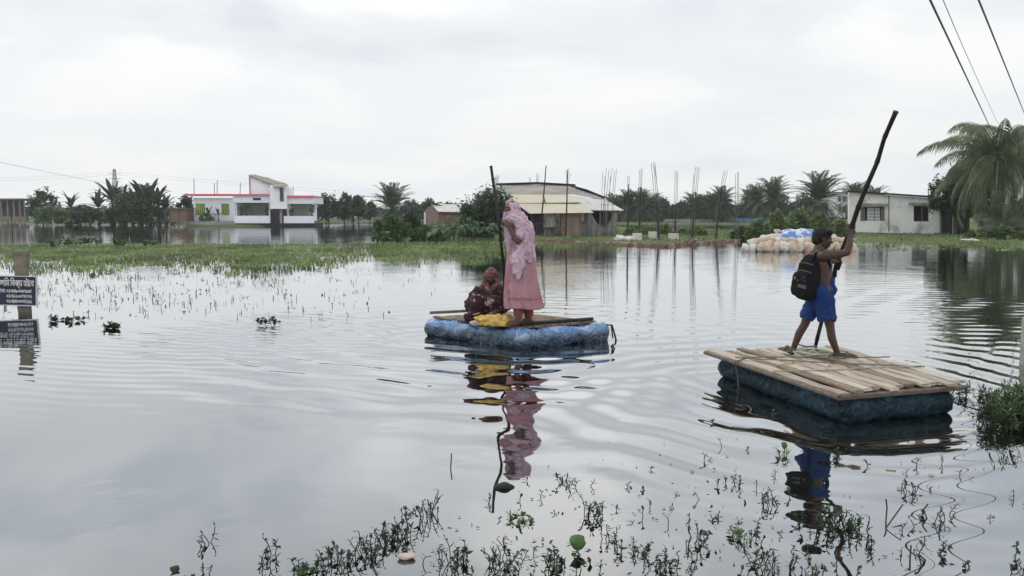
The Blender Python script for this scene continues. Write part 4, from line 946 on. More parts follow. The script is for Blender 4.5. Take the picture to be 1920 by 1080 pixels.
cable([aY(1716, -60, 11), aY(1800, 118, 22), aY(1872, 272, 58)], .014, blk, 'left twisted black cable slanting down to the coconut palm', True)
cable([aY(1744, -60, 11), aY(1815, 118, 22), aY(1886, 262, 58)], .007, blk, 'thin single wire between the two twisted cables')
cable([aY(1815, -50, 11), aY(1880, 110, 20), aY(1935, 248, 58)], .012, blk, 'right twisted black cable near the photo edge', True)
cable([aY(-200, 262, 60), aY(60, 318, 85), aY(215, 347, 114)], .014, blk, 'single thin wire crossing the sky at the far left', name='wire')
for k, (y0, y1) in enumerate([(334, 323), (339, 328)]):
    cable([aY(-150, y0 + 2, 330), aY(60, y0 + 1, 330), aY(214, y1, 330)], .03, MT['concrete'], ['upper', 'lower'][k] + ' far power line strung left from the lattice pylon', name='far_line')
    cable([aY(222, y1, 330), aY(400, y0 + 4, 330), aY(640, y0 + 24, 330)], .03, MT['concrete'], ['upper', 'lower'][k] + ' far power line strung right from the lattice pylon', name='far_line')
# ------------------------------------------------------------------ weeds that nobody could count
def blades(P, h, w, g, lean=.5):
    """grass-like blades (bent in two) at points P"""
    n = len(P); az = g.uniform(0, 2 * PI, n); H = h * g.uniform(.5, 1.25, n); Ln = g.normal(0, lean, n) * H
    sx, sy = np.cos(az) * w, np.sin(az) * w; dx, dy = -np.sin(az) * Ln + g.normal(0, .1, n) * H, np.cos(az) * Ln
    z = P[:, 2]
    a = np.stack([P[:, 0] - sx, P[:, 1] - sy, z - .02], -1); b = np.stack([P[:, 0] + sx, P[:, 1] + sy, z - .02], -1)
    c = np.stack([P[:, 0] + dx * .4 + sx * .8, P[:, 1] + dy * .4 + sy * .8, z + H * .6], -1)
    d = np.stack([P[:, 0] + dx, P[:, 1] + dy, z + H], -1)
    return np.stack([a, b, c, d], 1).reshape(-1, 3), np.arange(4 * n, dtype=np.int32).reshape(-1, 4)
def flats(P, s, g):
    """small floating or held-out leaves"""
    n = len(P); a = g.normal(size=(n, 3)); a[:, 2] *= .25; a /= np.linalg.norm(a, axis=1)[:, None]; b = np.cross(a, np.array([0, 0, 1.]) + g.normal(0, .25, (n, 3))); b /= np.linalg.norm(b, axis=1)[:, None]
    r = s * g.uniform(.6, 1.4, (n, 1)); q = np.stack([P - a * r, P + b * r * .45, P + a * r, P - b * r * .45], 1).reshape(-1, 3)
    return q, np.arange(4 * n, dtype=np.int32).reshape(-1, 4)
def join_np(parts):
    V = []; F = []; k = 0
    for v, f in parts: V.append(v); F.append(f + k); k += len(v)
    return np.concatenate(V), np.concatenate(F)
def px_of(X, Y):
    t = Y * math.cos(PITCH) + CAM_H * math.sin(PITCH); return 960 + F_PX * X / t, 540 + F_PX * (CAM_H * math.cos(PITCH) - Y * math.sin(PITCH)) / t
def scatter_px(n, x0, x1, y0, y1, g, dens):
    """points on the water, dens(px,py) in 0..1 gives how thick the weeds stand"""
    px = g.uniform(x0, x1, n * 3); py = y0 + (y1 - y0) * g.uniform(0, 1, n * 3); k = g.uniform(0, 1, n * 3) < dens(px, py)
    px, py = px[k][:n], py[k][:n]; v = (540 - py) / F_PX; u = (px - 960) / F_PX
    dz = -math.sin(PITCH) + v * math.cos(PITCH); t = -CAM_H / dz; return np.stack([u * t, (math.cos(PITCH) + v * math.sin(PITCH)) * t, np.zeros(len(t))], -1)
g = np.random.default_rng(77)
def n2(X, Y, k, o=0): return .5 + .5 * np.sin(X * k + o + 1.7 * np.sin(Y * k * .8 + o)) * np.cos(Y * k * 1.3 + 1.9 * np.sin(X * k * .55 + 2 + o))
# left band: thick along its far side (rows 455..490), thinning towards the camera
def dL(px, py):
    top = 458 - 6 * np.clip((px - 600) / 400, 0, 1); bot = 513 - 40 * np.clip((px - 560) / 480, 0, 1) - 12 * np.clip((200 - px) / 200, 0, 1) + 8 * np.sin(px / 61) + 5 * np.sin(px / 23)
    t = (py - top) / (bot - top); d = np.where((t > 0) & (t < 1), 1 - .80 * np.clip(t, 0, 1) ** 1.1, 0)
    fade = np.clip(1 - t, 0, 1); pt = n2(px * .02, py * .12, 1.9) * .5 + n2(px * .055, py * .3, 1.7, 3) * .5
    return d * np.clip(.35 + (pt - .5) * 2.2 + fade * 1.0, 0.03, 1)
P = scatter_px(24000, -80, 1165, 452, 520, g, dL)
parts = [blades(P, .10, .016, g), flats(P[::2] + np.array([0, 0, .05]), .06, g)]
me = np_mesh('shallow_weeds', *join_np(parts)); o = link_mesh('shallow_weeds', me, MT['weed']); tag(o, 'broad band of green water weeds standing in the shallows from the left edge to the tin house', 'water weeds', kind='stuff')
# sparse dark stalks and floating leaves in front of that band
def dS(px, py):
    t = (py - 500) / 115; edge = np.clip((760 - px) / 300, 0, 1) * np.where(px < 0, 0, 1)
    pt = n2(px * .02, py * .05, 2.3, 5) * n2(px * .06, py * .12, 1.9, 1)
    return np.clip(1 - t, 0, 1) ** 1.6 * np.clip(pt * 2.4 - .25, 0, 1) * (.1 + .9 * edge)
P = scatter_px(2300, -20, 900, 500, 618, g, dS); P2_ = scatter_px(1900, -20, 760, 508, 600, g, dS)
parts = [blades(P, .085, .007, g, .3), flats(P2_ + np.array([0, 0, .012]), .028, g), flats(P[::3] + np.array([0, 0, .05]), .028, g)]
o = link_mesh('sparse_stalks', np_mesh('sparse_stalks', *join_np(parts)), MT['weed_near']); tag(o, 'thin scatter of dark stalks and floating leaves in front of the green band at the left', 'water weeds', kind='stuff')
# grass and herbs on the banks
def on_land(n, x0, x1, y0, y1, g, near=True):
    X = g.uniform(x0, x1, n); Y = y0 + (y1 - y0) * g.uniform(0, 1, n) ** 1.2; Z = ground_h(X, Y); k = Z > -.04; return np.stack([X[k], Y[k], Z[k]], -1)
P = on_land(26000, -12, 40, 34, 75, g); d_ = n2(P[:, 0], P[:, 1], .5) * .6 + .4 * n2(P[:, 0], P[:, 1], 1.6, 2); P = P[g.uniform(0, 1, len(P)) < d_ * 1.2]
parts = [blades(P, .16, .03, g), flats(P[::3] + np.array([0, 0, .09]), .09, g)]
o = link_mesh('bank_grass', np_mesh('bank_grass', *join_np(parts)), MT['weed']); tag(o, 'grass and low herbs growing over the island and the right bank', 'grass', kind='stuff')
P = on_land(16000, -75, 80, 112, 170, g)
o = link_mesh('field_grass', np_mesh('field_grass', *join_np([blades(P, .12, .09, g)])), MT['weed']); tag(o, 'green crop and grass on the far fields', 'grass', kind='stuff')
# fringe of floating litter leaves near the right bank
def dR(px, py): return np.clip(n2(px * .03, py * .2, 2, 1) * 1.6 - .5, 0, 1)
P = scatter_px(900, 1590, 1960, 452, 470, g, dR); parts = [flats(P + np.array([0, 0, .01]), .09, g), blades(P[::2], .1, .02, g)]
o = link_mesh('edge_weeds', np_mesh('edge_weeds', *join_np(parts)), MT['weed']); tag(o, 'floating leaves and short grass along the water edge of the right bank', 'water weeds', kind='stuff')

# ------------------------------------------------------------------ near water plants
def sprig_geo(V, F, base, H, g, kind=0, lean=None, nleaf=6, ll=.05, lw=.008):
    """a bent stem with narrow leaves (kind 0) or rounder ones (kind 1)"""
    az = g.uniform(0, 2 * PI); ln = g.uniform(.1, .7) if lean is None else lean
    d = np.array([math.cos(az) * ln, math.sin(az) * ln, 1.0]); pts = []
    for i in range(6):
        t = i / 5; pts.append(np.array(base) + d * H * t + np.array([math.sin(az) * .12 * H * math.sin(t * 3), -math.cos(az) * .12 * H * math.sin(t * 3), -.12 * H * t * t]))
    r = .0028
    for i in range(5):
        b = len(V); a, c = pts[i], pts[i + 1]
        for q in (a, c):
            for k in range(3): an = k * 2.094; V.append(q + np.array([math.cos(an) * r, math.sin(an) * r, 0]))
        for k in range(3): k2 = (k + 1) % 3; F.append((b + k, b + k2, b + 3 + k2, b + 3 + k))
    for j in range(nleaf):
        t = g.uniform(.35, 1.0) if j else 1.0; x = t * 5; i = min(int(x), 4); q = pts[i] * (1 - x + i) + pts[i + 1] * (x - i)
        la = g.uniform(0, 2 * PI); le = g.uniform(-.2, 1.25); l = ll * g.uniform(.6, 1.3); dr = np.array([math.cos(la) * math.cos(le), math.sin(la) * math.cos(le), math.sin(le)]); sd_ = np.array([-math.sin(la), math.cos(la), .3]); wd = lw * (2.4 if kind else 1)
        b = len(V); V += [q, q + dr * l * .5 + sd_ * wd, q + dr * l - np.array([0, 0, l * .15]), q + dr * l * .5 - sd_ * wd]; F.append((b, b + 1, b + 2, b + 3))
def sprig_np(spots, seed, **kw):
    g = np.random.default_rng(seed); V = []; F = []
    for (x, y, H, kd) in spots: sprig_geo(V, F, (x, y, -.015), H, g, kd, nleaf=int(g.integers(3, 8)), **kw)
    return V, F
# scattered single sprigs over the lower right water
g = np.random.default_rng(31)
def dN(px, py):
    a = np.clip((py - 735) / 330, 0, 1); left = np.clip((px - (1120 - 1.55 * np.maximum(py - 740, 0))) / 260, 0, 1)
    pt = n2(px * .012, py * .016, 2.3, 4) * .6 + .4 * n2(px * .04, py * .05, 2, 1); return (a ** 1.25) * left * np.clip(pt * 1.9 - .35, .04, 1) * np.where(px > 1780, .5, 1)
P = scatter_px(300, 380, 1930, 740, 1100, g, dN)
V, F = sprig_np([(p[0], p[1], float(g.uniform(.02, .075)), int(g.uniform() < .25)) for p in P], 5, ll=.034, lw=.0038)
o = link_mesh('scattered_sprigs', np_mesh('scattered_sprigs', V, F), MT['weed_near']); tag(o, 'scatter of single dark weed sprigs poking out of the near water', 'water weeds', kind='stuff')
Pf = scatter_px(420, 560, 1930, 740, 1100, g, dN)
v, f = flats(Pf + np.array([0, 0, .006]), .012, g); o = link_mesh('floating_leaves', np_mesh('floating_leaves', v, f), MT['weed_near']); tag(o, 'small loose leaves floating on the near water', 'floating leaves', kind='stuff')
# larger clumps, each a plant of its own
CL = [ # px, py, radius px, count, height m, bright, label
 (385, 1022, 14, 6, .14, 0, 'small upright sprig farthest left in the near water'),
 (505, 1052, 26, 12, .15, 0, 'weed clump at the bottom edge left of the round pale leaf'),
 (372, 1080, 20, 6, .10, 0, 'weed tuft cut by the bottom edge at the lower left'),
 (578, 1070, 30, 16, .12, 0, 'weed clump at the bottom edge beside the two round pale leaves'),
 (632, 1062, 34, 26, .15, 0, 'dense brownish weed clump below the long raft of weeds'),
 (680, 1040, 34, 26, .16, 0, 'weed clump in the middle of the long raft of weeds'),
 (722, 1018, 26, 22, .17, 0, 'weed clump left of the pale piece of foam'),
 (752, 1010, 24, 20, .18, 0, 'tall dark weed clump standing over the pale piece of foam'),
 (800, 965, 22, 18, .22, 0, 'tall single weed plant above the foam with rounder leaves'),
 (768, 970, 24, 9, .08, 0, 'low spreading weed left of the tall single plant'),
 (852, 1058, 26, 20, .16, 0, 'light-tipped weed clump right of the foam at the bottom'),
 (938, 1058, 24, 20, .17, 0, 'upright weed clump at the bottom left of the big round leaf'),
 (975, 975, 24, 26, .07, 1, 'bright green grassy tuft floating below the woman\'s reflection'),
 (1040, 1060, 22, 14, .15, 0, 'weed clump at the bottom just left of the round leaf'),
 (1112, 968, 24, 18, .20, 0, 'bushy weed plant above the big round leaf'),
 (1062, 905, 22, 14, .12, 0, 'weed plant right of the dark reflection of the woman'),
 (1140, 1010, 20, 9, .14, 0, 'weed sprig right of the big round leaf'),
 (1190, 1040, 24, 10, .14, 0, 'weed sprig at the bottom between the round leaf and the tufts'),
 (1240, 1070, 30, 18, .13, 0, 'weed clump cut by the bottom edge below the boy\'s raft'),
 (1300, 1015, 30, 14, .16, 0, 'tall forked weed plant left of the boy\'s reflection'),
 (1386, 1010, 24, 16, .12, 1, 'pale green tuft left of the boy\'s reflection'),
 (1372, 905, 22, 10, .12, 0, 'branching sprig left of the boy\'s dark reflection'),
 (1440, 945, 24, 12, .16, 0, 'weed sprig touching the left side of the boy\'s reflection'),
 (1468, 855, 12, 8, .12, 1, 'small green leafy plant at the shoulder of the boy\'s reflection'),
 (1575, 985, 34, 34, .17, 0, 'dense weed clump right of the foot of the boy\'s reflection'),
 (1552, 1000, 24, 14, .15, 0, 'weed clump below the boy\'s reflection'),
 (1612, 1000, 28, 14, .20, 0, 'tall bent weed right of the dense clump'),
 (1430, 1062, 28, 14, .17, 0, 'branching weed near the bottom edge below the pale green tuft'),
 (1500, 1070, 28, 12, .15, 0, 'weed with long bent stems at the bottom edge under the boy\'s reflection'),
 (1572, 858, 22, 14, .10, 0, 'weed plant beside the middle of the boy\'s reflection'),
 (1700, 920, 16, 10, .10, 0, 'small weed tuft alone in the open water at the right'),
 (1842, 800, 12, 5, .14, 0, 'single upright stalk left of the big grass clump'),
 (1700, 735, 16, 8, .09, 0, 'small sprig showing in front of the raft end'),
 (70, 545, 10, 12, .22, 0, 'dark bushy weed just right of the sign board'),
]
for i, (px, py, rp, n, H, br, lb) in enumerate(CL):
    g = np.random.default_rng(400 + i); c = at(px, py); sc = c.y / F_PX; V = []; F = []
    for k in range(int(n * .75)):
        a = g.uniform(0, 2 * PI); r = rp * sc * math.sqrt(g.uniform()) * .9; sprig_geo(V, F, (r * math.cos(a), r * math.sin(a) * 1.4, -.012), H * .62 * g.uniform(.35, 1.1), g, int(g.uniform() < .3), nleaf=int(g.integers(3, 8)), ll=.034, lw=.0040)
    o = link_mesh('water_plant', np_mesh('water_plant', V, F), MT['weed_bright' if br else 'weed_near']); o.location = c; tag(o, lb, 'water plant', 'plants in the near water')
# floating mats at the left, tall weeds behind the band
for i, (px, py, rp, n, H, lb) in enumerate([(212, 616, 15, 16, .09, 'floating two-part clump of weed alone at the left'), (125, 602, 30, 16, .10, 'stringy floating weed right of the reflected board'), (505, 610, 24, 10, .13, 'three small stalks standing together left of the blue raft'),
      (137, 462, 26, 26, .42, 'tall leafy weed behind the left part of the green band'), (168, 460, 20, 18, .40, 'tall leafy weed right of the first one behind the green band'), (222, 463, 10, 12, .42, 'single tall weed behind the green band below the banana reflection'), (280, 463, 13, 12, .38, 'tall weed behind the green band right of the white peg'), (98, 466, 8, 7, .45, 'thin tall weed at the left end behind the green band')]):
    g = np.random.default_rng(500 + i); c = at(px, py); sc = c.y / F_PX; V = []; F = []; fr = 3.2 if i > 2 else 1.2
    for k in range(n):
        a = g.uniform(0, 2 * PI); r = rp * sc * math.sqrt(g.uniform()); sprig_geo(V, F, (r * math.cos(a), r * math.sin(a) * .6, -.015), H * g.uniform(.4, 1.1), g, 1, nleaf=9, ll=.05 * fr, lw=.008 * fr)
    o = link_mesh('water_plant', np_mesh('water_plant', V, F), MT['weed_near' if i < 3 else 'leaf_mid']); o.location = c; tag(o, lb, 'water plant', 'plants in the water at the left')
# big grass clump at the right edge
for i, (px, py, rp, n, H, lb) in enumerate([(1872, 798, 24, 52, .27, 'big green grass clump in the water right of the wooden raft'), (1902, 775, 26, 56, .28, 'grass clump at the right photo edge beside the grey post'), (1912, 800, 20, 40, .18, 'lower grass tuft cut by the right photo edge'), (1852, 770, 16, 18, .20, 'thin stalks at the left side of the big grass clump'), (1800, 742, 12, 8, .10, 'few stalks poking out beside the raft corner')]):
    g = np.random.default_rng(600 + i); c = at(px, py); sc = c.y / F_PX; V = []; F = []
    for k in range(n):
        a = g.uniform(0, 2 * PI); r = rp * sc * math.sqrt(g.uniform()); sprig_geo(V, F, (r * math.cos(a), r * math.sin(a) * 1.8, -.015), H * g.uniform(.35, 1.1), g, 0, nleaf=8, ll=.085, lw=.0065)
    o = link_mesh('water_grass', np_mesh('water_grass', V, F), MT['grass_clump' if n > 50 else 'weed_near']); o.location = c; tag(o, lb, 'water grass', 'grass clumps at the right edge')
# round leaves
def disc_leaf(px, py, r, tilt, az, label, standing, m, stem=True):
    c = at(px, py, .0); b = MB(); g = random.Random(int(px)); n = 22; rt = thing('lily_leaf', c, label, 'leaf', 'round leaves in the near water')
    q = Matrix.Rotation(az, 3, 'Z') @ Matrix.Rotation(tilt, 3, 'X'); V = [Vector((0, 0, .004))]
    for k in range(n):
        a = 2 * PI * k / n; rr = r * (1 - .25 * math.exp(-((a - 0.1) / .25) ** 2)) * (1 + .03 * math.sin(3 * a)); V.append(Vector((rr * math.cos(a), rr * math.sin(a) * .92, .012 * r / .05 * math.cos(2 * a))))
    for v in list(V): V.append(v - Vector((0, 0, .002)))
    F = [(0, 1 + k, 1 + (k + 1) % n) for k in range(n)] + [(n + 1, n + 2 + (k + 1) % n, n + 2 + k) for k in range(n)] + [(1 + k, n + 2 + k, n + 2 + (k + 1) % n, 1 + (k + 1) % n) for k in range(n)]
    b.add([q @ v + Vector((0, 0, standing)) for v in V], F); b.build('leaf_blade', MT[m], rt, world=False, smooth=True)
    if stem: s = MB(); s.tube([(0, 0, -.03), (0.004, 0, standing * .6), (0, 0, standing)], .003, 5); s.build('stem', MT['weed_near'], rt, world=False)
disc_leaf(1083, 1036, .042, R(52), .2, 'largest round green leaf standing up near the bottom centre', .055, 'weed_bright')
disc_leaf(1081, 1050, .028, R(30), 2, 'smaller folded green leaf just under the largest round one', .02, 'weed_near')
disc_leaf(570, 1072, .027, R(22), 0, 'pale yellow-green round leaf at the bottom edge', .012, 'weed_bright')
disc_leaf(585, 1071, .018, R(18), 1, 'smaller pale round leaf right beside the first at the bottom edge', .012, 'weed_bright')
disc_leaf(328, 1071, .022, R(35), .6, 'dark pointed leaf at the lower left corner of the near water', .012, 'weed_near')
disc_leaf(1470, 848, .026, R(65), .4, 'upright green leaf beside the head of the boy\'s reflection', .05, 'weed_bright')
# foam piece, debris, bent reeds
b = MB(); b.ball((0, 0, 0), (.044, .026, .016), 18, 10); me = b.mesh('foam_piece'); a = mverts(me); a = np.array([p * (1 + .3 * nz(p, 28, 2)) for p in a]); a[:, 2] = np.clip(a[:, 2], -.01, .02); setv(me, a)
o = link_mesh('foam_piece', me, mat('foam', (.48, .38, .31), (.60, .52, .45), scale=30, bump=.5, bscale=80)); o.location = at(762, 1043, .012); tag(o, 'pale pinkish piece of foam floating at the bottom among weeds', 'foam')
b = MB(); b.ball((0, 0, 0), (.06, .045, .022), 18, 10); me = b.mesh('floating_debris'); a = mverts(me); a = np.array([p * (1 + .4 * nz(p, 22, 7)) for p in a]); setv(me, a)
o = link_mesh('floating_debris', me, MT['dark'], None, True); o.location = at(946, 912, .006); tag(o, 'dark floating lump with a pale rim below the woman\'s reflection', 'debris')
for i, (pts, lb) in enumerate([([(1690, 985, 0), (1660, 992, .0), (1693, 946, .10)], 'long bent reed with its tip up in the open lower right water'), ([(1661, 976, 0), (1663, 950, .10), (1661, 936, .13)], 'short forked reed left of the long bent one'), ([(1728, 1062, 0), (1722, 1040, .06), (1735, 1050, .0)], 'folded reed making a small triangle near the bottom right'),
       ([(1706, 1050, 0), (1708, 1022, .12)], 'straight short reed left of the folded one'), ([(1760, 1000, 0), (1764, 978, .07)], 'tiny straight reed at the lower right'), ([(1590, 1058, 0), (1620, 1074, .01)], 'reed lying flat at the bottom right of the dense clump'), ([(1738, 972, 0), (1731, 956, .05), (1740, 945, .09)], 'small bent reed in the lower right water'),
       ([(845, 878, 0), (847, 850, .13)], 'single thin reed left of the woman\'s reflection')]):
    b = MB(); P_ = []
    for (x, y, z) in pts: q = at(x, y, z) if z == 0 else aY(x, y, at(*pts[0][:2]).y + .02); P_.append(q)
    b.tube(P_, .0042, 5); tag(b.build('reed', MT['weed_near']), lb, 'reed', 'bent reeds in the near water')

# ------------------------------------------------------------------ sign on its concrete post
Pp = at(36, 586); SY = Pp.y; rt = thing('concrete_post', (Pp.x, SY, 0), 'short flared concrete post carrying the dark notice board', 'post')
b = MB(); w1, w2, hh = .075, .12, aY(34, 471, SY).z; V = []
for z, ww, ox in ((-.5, w1, .02), (hh - .28, w1, 0), (hh - .14, .095, 0), (hh, w2, 0)):
    for sx, sy in ((-1, -1), (.45, -1), (1, -.55), (1, 1), (-1, 1)): V.append((Pp.x + ox + sx * ww, SY + .14 + sy * .07, z))
F = []
for k in range(3):
    for j in range(5): F.append((k * 5 + j, k * 5 + (j + 1) % 5, k * 5 + 5 + (j + 1) % 5, k * 5 + 5 + j))
F += [(4, 3, 2, 1, 0), (15, 16, 17, 18, 19)]; b.add(V, F)
b.build('shaft', mat('mossy_concrete', (.24, .22, .18), (.14, .13, .10), scale=6, bump=.6, c3=(.07, .085, .05), s3=5), rt)
c = aY(21.5, 545, SY - .02); bw, bh = .80, .47
sg = thing('notice_board', (c.x, SY - .02, c.z), 'dark blue notice board with white Bengali lettering, cut by the left photo edge', 'sign'); sg.rotation_euler = (0, R(-2.5), 0)
# board is tilted a little clockwise at the right
sg.rotation_euler = (R(-2), R(1.5), R(3)) 
b = MB(); b.box((0, 0, 0), (bw, .022, bh)); b.build('board', mat('sign_navy', (.012, .016, .045), (.018, .022, .055), scale=3, rough=.45, spec=.4), sg, world=False)
fm = mat('sign_frame', (.62, .62, .62), (.42, .42, .42), scale=5, rough=.5)
b = MB(); b.box((0, -.004, bh / 2 + .008), (bw + .03, .03, .016)); b.box((0, -.004, -bh / 2 - .008), (bw + .03, .03, .016)); b.box((bw / 2 + .008, -.004, 0), (.016, .03, bh)); b.box((-bw / 2 - .008, -.004, 0), (.016, .03, bh)); b.build('frame', fm, sg, world=False)
wl = mat('sign_white', (.80, .80, .80), (.74, .74, .74), scale=5, rough=.5)
def lettering(txt, x, z, size, name='lettering', sx=1.0, align='RIGHT'):
    cu = bpy.data.curves.new('t', 'FONT'); cu.body = txt; cu.size = size; cu.align_x = align; cu.align_y = 'CENTER'; cu.extrude = .002; cu.offset = .0008; cu.space_character = .92
    o = bpy.data.objects.new('t', cu); COL.objects.link(o); dg = bpy.context.evaluated_depsgraph_get(); dg.update(); me = bpy.data.meshes.new_from_object(o.evaluated_get(dg), depsgraph=dg); bpy.data.objects.remove(o)
    me.materials.clear(); me.name = name; q = link_mesh(name, me, wl, sg); q.location = (x, -.0145, z); q.rotation_euler = (PI / 2, 0, 0); q.scale = (sx, 1, 1); return q
# vowel signs are written in the order they are seen on the board
lettering('\u098f\u0987 \u099c\u09bf\u09ae \u09bf\u09ac\u0995\u09cd\u09df \u09b9\u0987\u09c7\u09ac', bw / 2 - .03, .125, .150, 'headline', .60)
lettering('\u09c7\u09ae\u09be\u09ac\u09be: \u09e6\u09e7\u09ed\u09e9\u09ef-\u09ec\u09e9\u09eb\u09ef\u09e9\u09eb', bw / 2 - .06, -.005, .088, 'phone_number', .74)
lettering('\u09e6\u09e7\u09ed\u09e7\u09e8-\u09e6\u09eb\u09ed\u09eb\u09e6\u09e8', bw / 2 - .06, -.09, .088, 'phone_number', .74)
lettering('\u09e6\u09e7\u09ed\u09ea\u09e9-\u09ec\u09e6\u09ed\u09e8\u09e7\u09e7', bw / 2 - .06, -.175, .088, 'phone_number', .74)
# concrete post at the right edge
q = at(1922, 683); b = MB(); b.box((q.x + .03, q.y, .16), (.13, .11, .72)); tag(b.build('concrete_post', MT['concrete'], bevel=.01), 'grey concrete post in the water at the right photo edge', 'post')
# ------------------------------------------------------------------ rafts
def tarp_mat(name, base, light, darkc, s=6.0, wet_shade=(.10, .20)):
    m = mat(name, base, tuple(x * .7 for x in base), scale=5, rough=.35, spec=.5); t = m.node_tree; p = t.nodes['Principled BSDF']
    tcn = N(t, 'ShaderNodeTexCoord'); ns = N(t, 'ShaderNodeTexNoise', i_Scale=5.0, i_Detail=3.0); L(t, tcn.outputs['Object'], ns.inputs['Vector'])
    va = N(t, 'ShaderNodeVectorMath', operation='MULTIPLY_ADD'); L(t, ns.outputs['Color'], va.inputs[0]); va.inputs[1].default_value = (.42, .42, .30); L(t, tcn.outputs['Object'], va.inputs[2])
    vo = N(t, 'ShaderNodeTexVoronoi', feature='DISTANCE_TO_EDGE', i_Scale=s); L(t, va.outputs[0], vo.inputs['Vector'])
    v2 = N(t, 'ShaderNodeTexVoronoi', feature='F1', i_Scale=s); L(t, va.outputs[0], v2.inputs['Vector'])
    wv = N(t, 'ShaderNodeTexWave', i_Scale=7.0, i_Distortion=9.0, i_Detail=3.0); wv.inputs['Detail Scale'].default_value = 2.0; L(t, va.outputs[0], wv.inputs['Vector'])
    sp_ = N(t, 'ShaderNodeSeparateColor'); L(t, v2.outputs['Color'], sp_.inputs[0])
    c0 = p.inputs['Base Color'].links[0].from_socket
    k1 = ramp(t, sp_.outputs[0], [(.45, (0, 0, 0)), (.95, (.8, .8, .8))]); c1 = mixc(t, k1, c0, light)
    k2 = ramp(t, wv.outputs['Fac'], [(.80, (0, 0, 0)), (.97, (.35, .35, .35))]); c1 = mixc(t, k2, c1, light)
    k3 = ramp(t, vo.outputs['Distance'], [(.0, (.5, .5, .5)), (.06, (0, 0, 0))]); c1 = mixc(t, k3, c1, darkc)
    # wetness and painted shade, darkening the floats from the waterline up
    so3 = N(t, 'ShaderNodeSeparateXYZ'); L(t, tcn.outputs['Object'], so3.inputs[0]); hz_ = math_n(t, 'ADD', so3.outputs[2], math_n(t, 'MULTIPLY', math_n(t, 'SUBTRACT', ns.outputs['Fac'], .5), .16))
    kz_ = ramp(t, hz_, [(wet_shade[0], (.88, .88, .88)), (wet_shade[1], (0, 0, 0))]); c1 = mixc(t, kz_, c1, (.012, .022, .030))
    v4 = N(t, 'ShaderNodeTexVoronoi', feature='DISTANCE_TO_EDGE', i_Scale=s * 2.3); L(t, va.outputs[0], v4.inputs['Vector'])
    k4 = ramp(t, v4.outputs['Distance'], [(.0, (.42, .42, .42)), (.05, (0, 0, 0))]); k5 = math_n(t, 'MULTIPLY', k4, ns.outputs['Fac']); c1 = mixc(t, k5, c1, light); L(t, c1, p.inputs['Base Color'])
    bm_ = math_n(t, 'ADD', math_n(t, 'MULTIPLY', vo.outputs['Distance'], 2.0), math_n(t, 'MULTIPLY', v4.outputs['Distance'], .9))
    b = N(t, 'ShaderNodeBump', i_Strength=.9, i_Distance=.02); L(t, bm_, b.inputs['Height']); L(t, b.outputs[0], p.inputs['Normal'])
    return m
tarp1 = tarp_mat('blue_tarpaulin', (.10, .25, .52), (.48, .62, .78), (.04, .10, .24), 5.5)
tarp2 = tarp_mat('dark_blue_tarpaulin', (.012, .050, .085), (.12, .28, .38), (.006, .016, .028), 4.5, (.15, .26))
for n_ in tarp2.node_tree.nodes:
    if n_.type == 'BSDF_PRINCIPLED': n_.inputs['Roughness'].default_value = .6; n_.inputs['Specular IOR Level'].default_value = .15
def wrapped(poly, r, zc, seed, m, root, amp=.02, fill=True, nm='wrapped_float'):
    b = MB(); n = len(poly)
    for i in range(n):
        a = Vector(poly[i]); c = Vector(poly[(i + 1) % n]); a.z = c.z = zc; k = 5
        for j in range(k):
            p = a.lerp(c, j / k); q = a.lerp(c, (j + 1) / k); r0 = r * (1 + .07 * math.sin(j * 2.1 + i + seed)); b.cap(p, r0, q, r * (1 + .07 * math.sin((j + 1) * 2.1 + i + seed)), 14)
    if fill:
        b.slab([(p[0], p[1], zc + r * .55) for p in poly], (0, 0, -r * 1.2))
    me = remesh(b, .02, 4)
    displace(me, lambda p: amp * (1.2 * nz(p, 4, seed) - 1.3 * abs(nz(p, 7, seed + 3)) - .7 * abs(nz(p, 15, seed)) + .5) - .02 * max(0, 1 - abs(((p[0] * 1.1 + p[1] * .7 + seed) % .62) - .31) / .04))
    a = mverts(me); o0 = root_loc(root); a = a - np.array([o0.x, o0.y, o0.z], dtype=np.float32); setv(me, a); me.name = nm
    return link_mesh(nm, me, m, root, True)
def inset(poly, d):
    c = sum((Vector(p) for p in poly), Vector()) / len(poly); return [c + (Vector(p) - c) * (1 - d / (Vector(p) - c).length) for p in poly]
# left raft: wrapped blue bundle with a sunk bamboo deck
A, B_, C_, D_ = at(798, 628, .0), at(985, 655, 0), at(1140, 638, 0), at(1010, 606, .05)
D_ = Vector((A.x + C_.x - B_.x, A.y + C_.y - B_.y, 0))
ctr = (A + B_ + C_ + D_) / 4
def grow(p, k): return ctr + (p - ctr) * (1 - k / (p - ctr).length)
raft1 = thing('raft', (ctr.x, ctr.y, 0), 'raft wrapped in bright blue tarpaulin carrying the two women', 'raft')
pl1 = [grow(p, .12) for p in (A, B_, C_, D_)]
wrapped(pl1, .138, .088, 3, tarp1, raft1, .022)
deckm = mat('split_bamboo', (.26, .20, .14), (.13, .10, .07), scale=7, stretch=(1, 1, 1), bump=.5, c3=(.38, .33, .26), s3=3)
dk0 = [grow(p, .24) for p in (A, B_, C_, D_)]
ax = (pl1[2] - pl1[1]); ay_ = (pl1[0] - pl1[1]); g = random.Random(2)
nb = 15
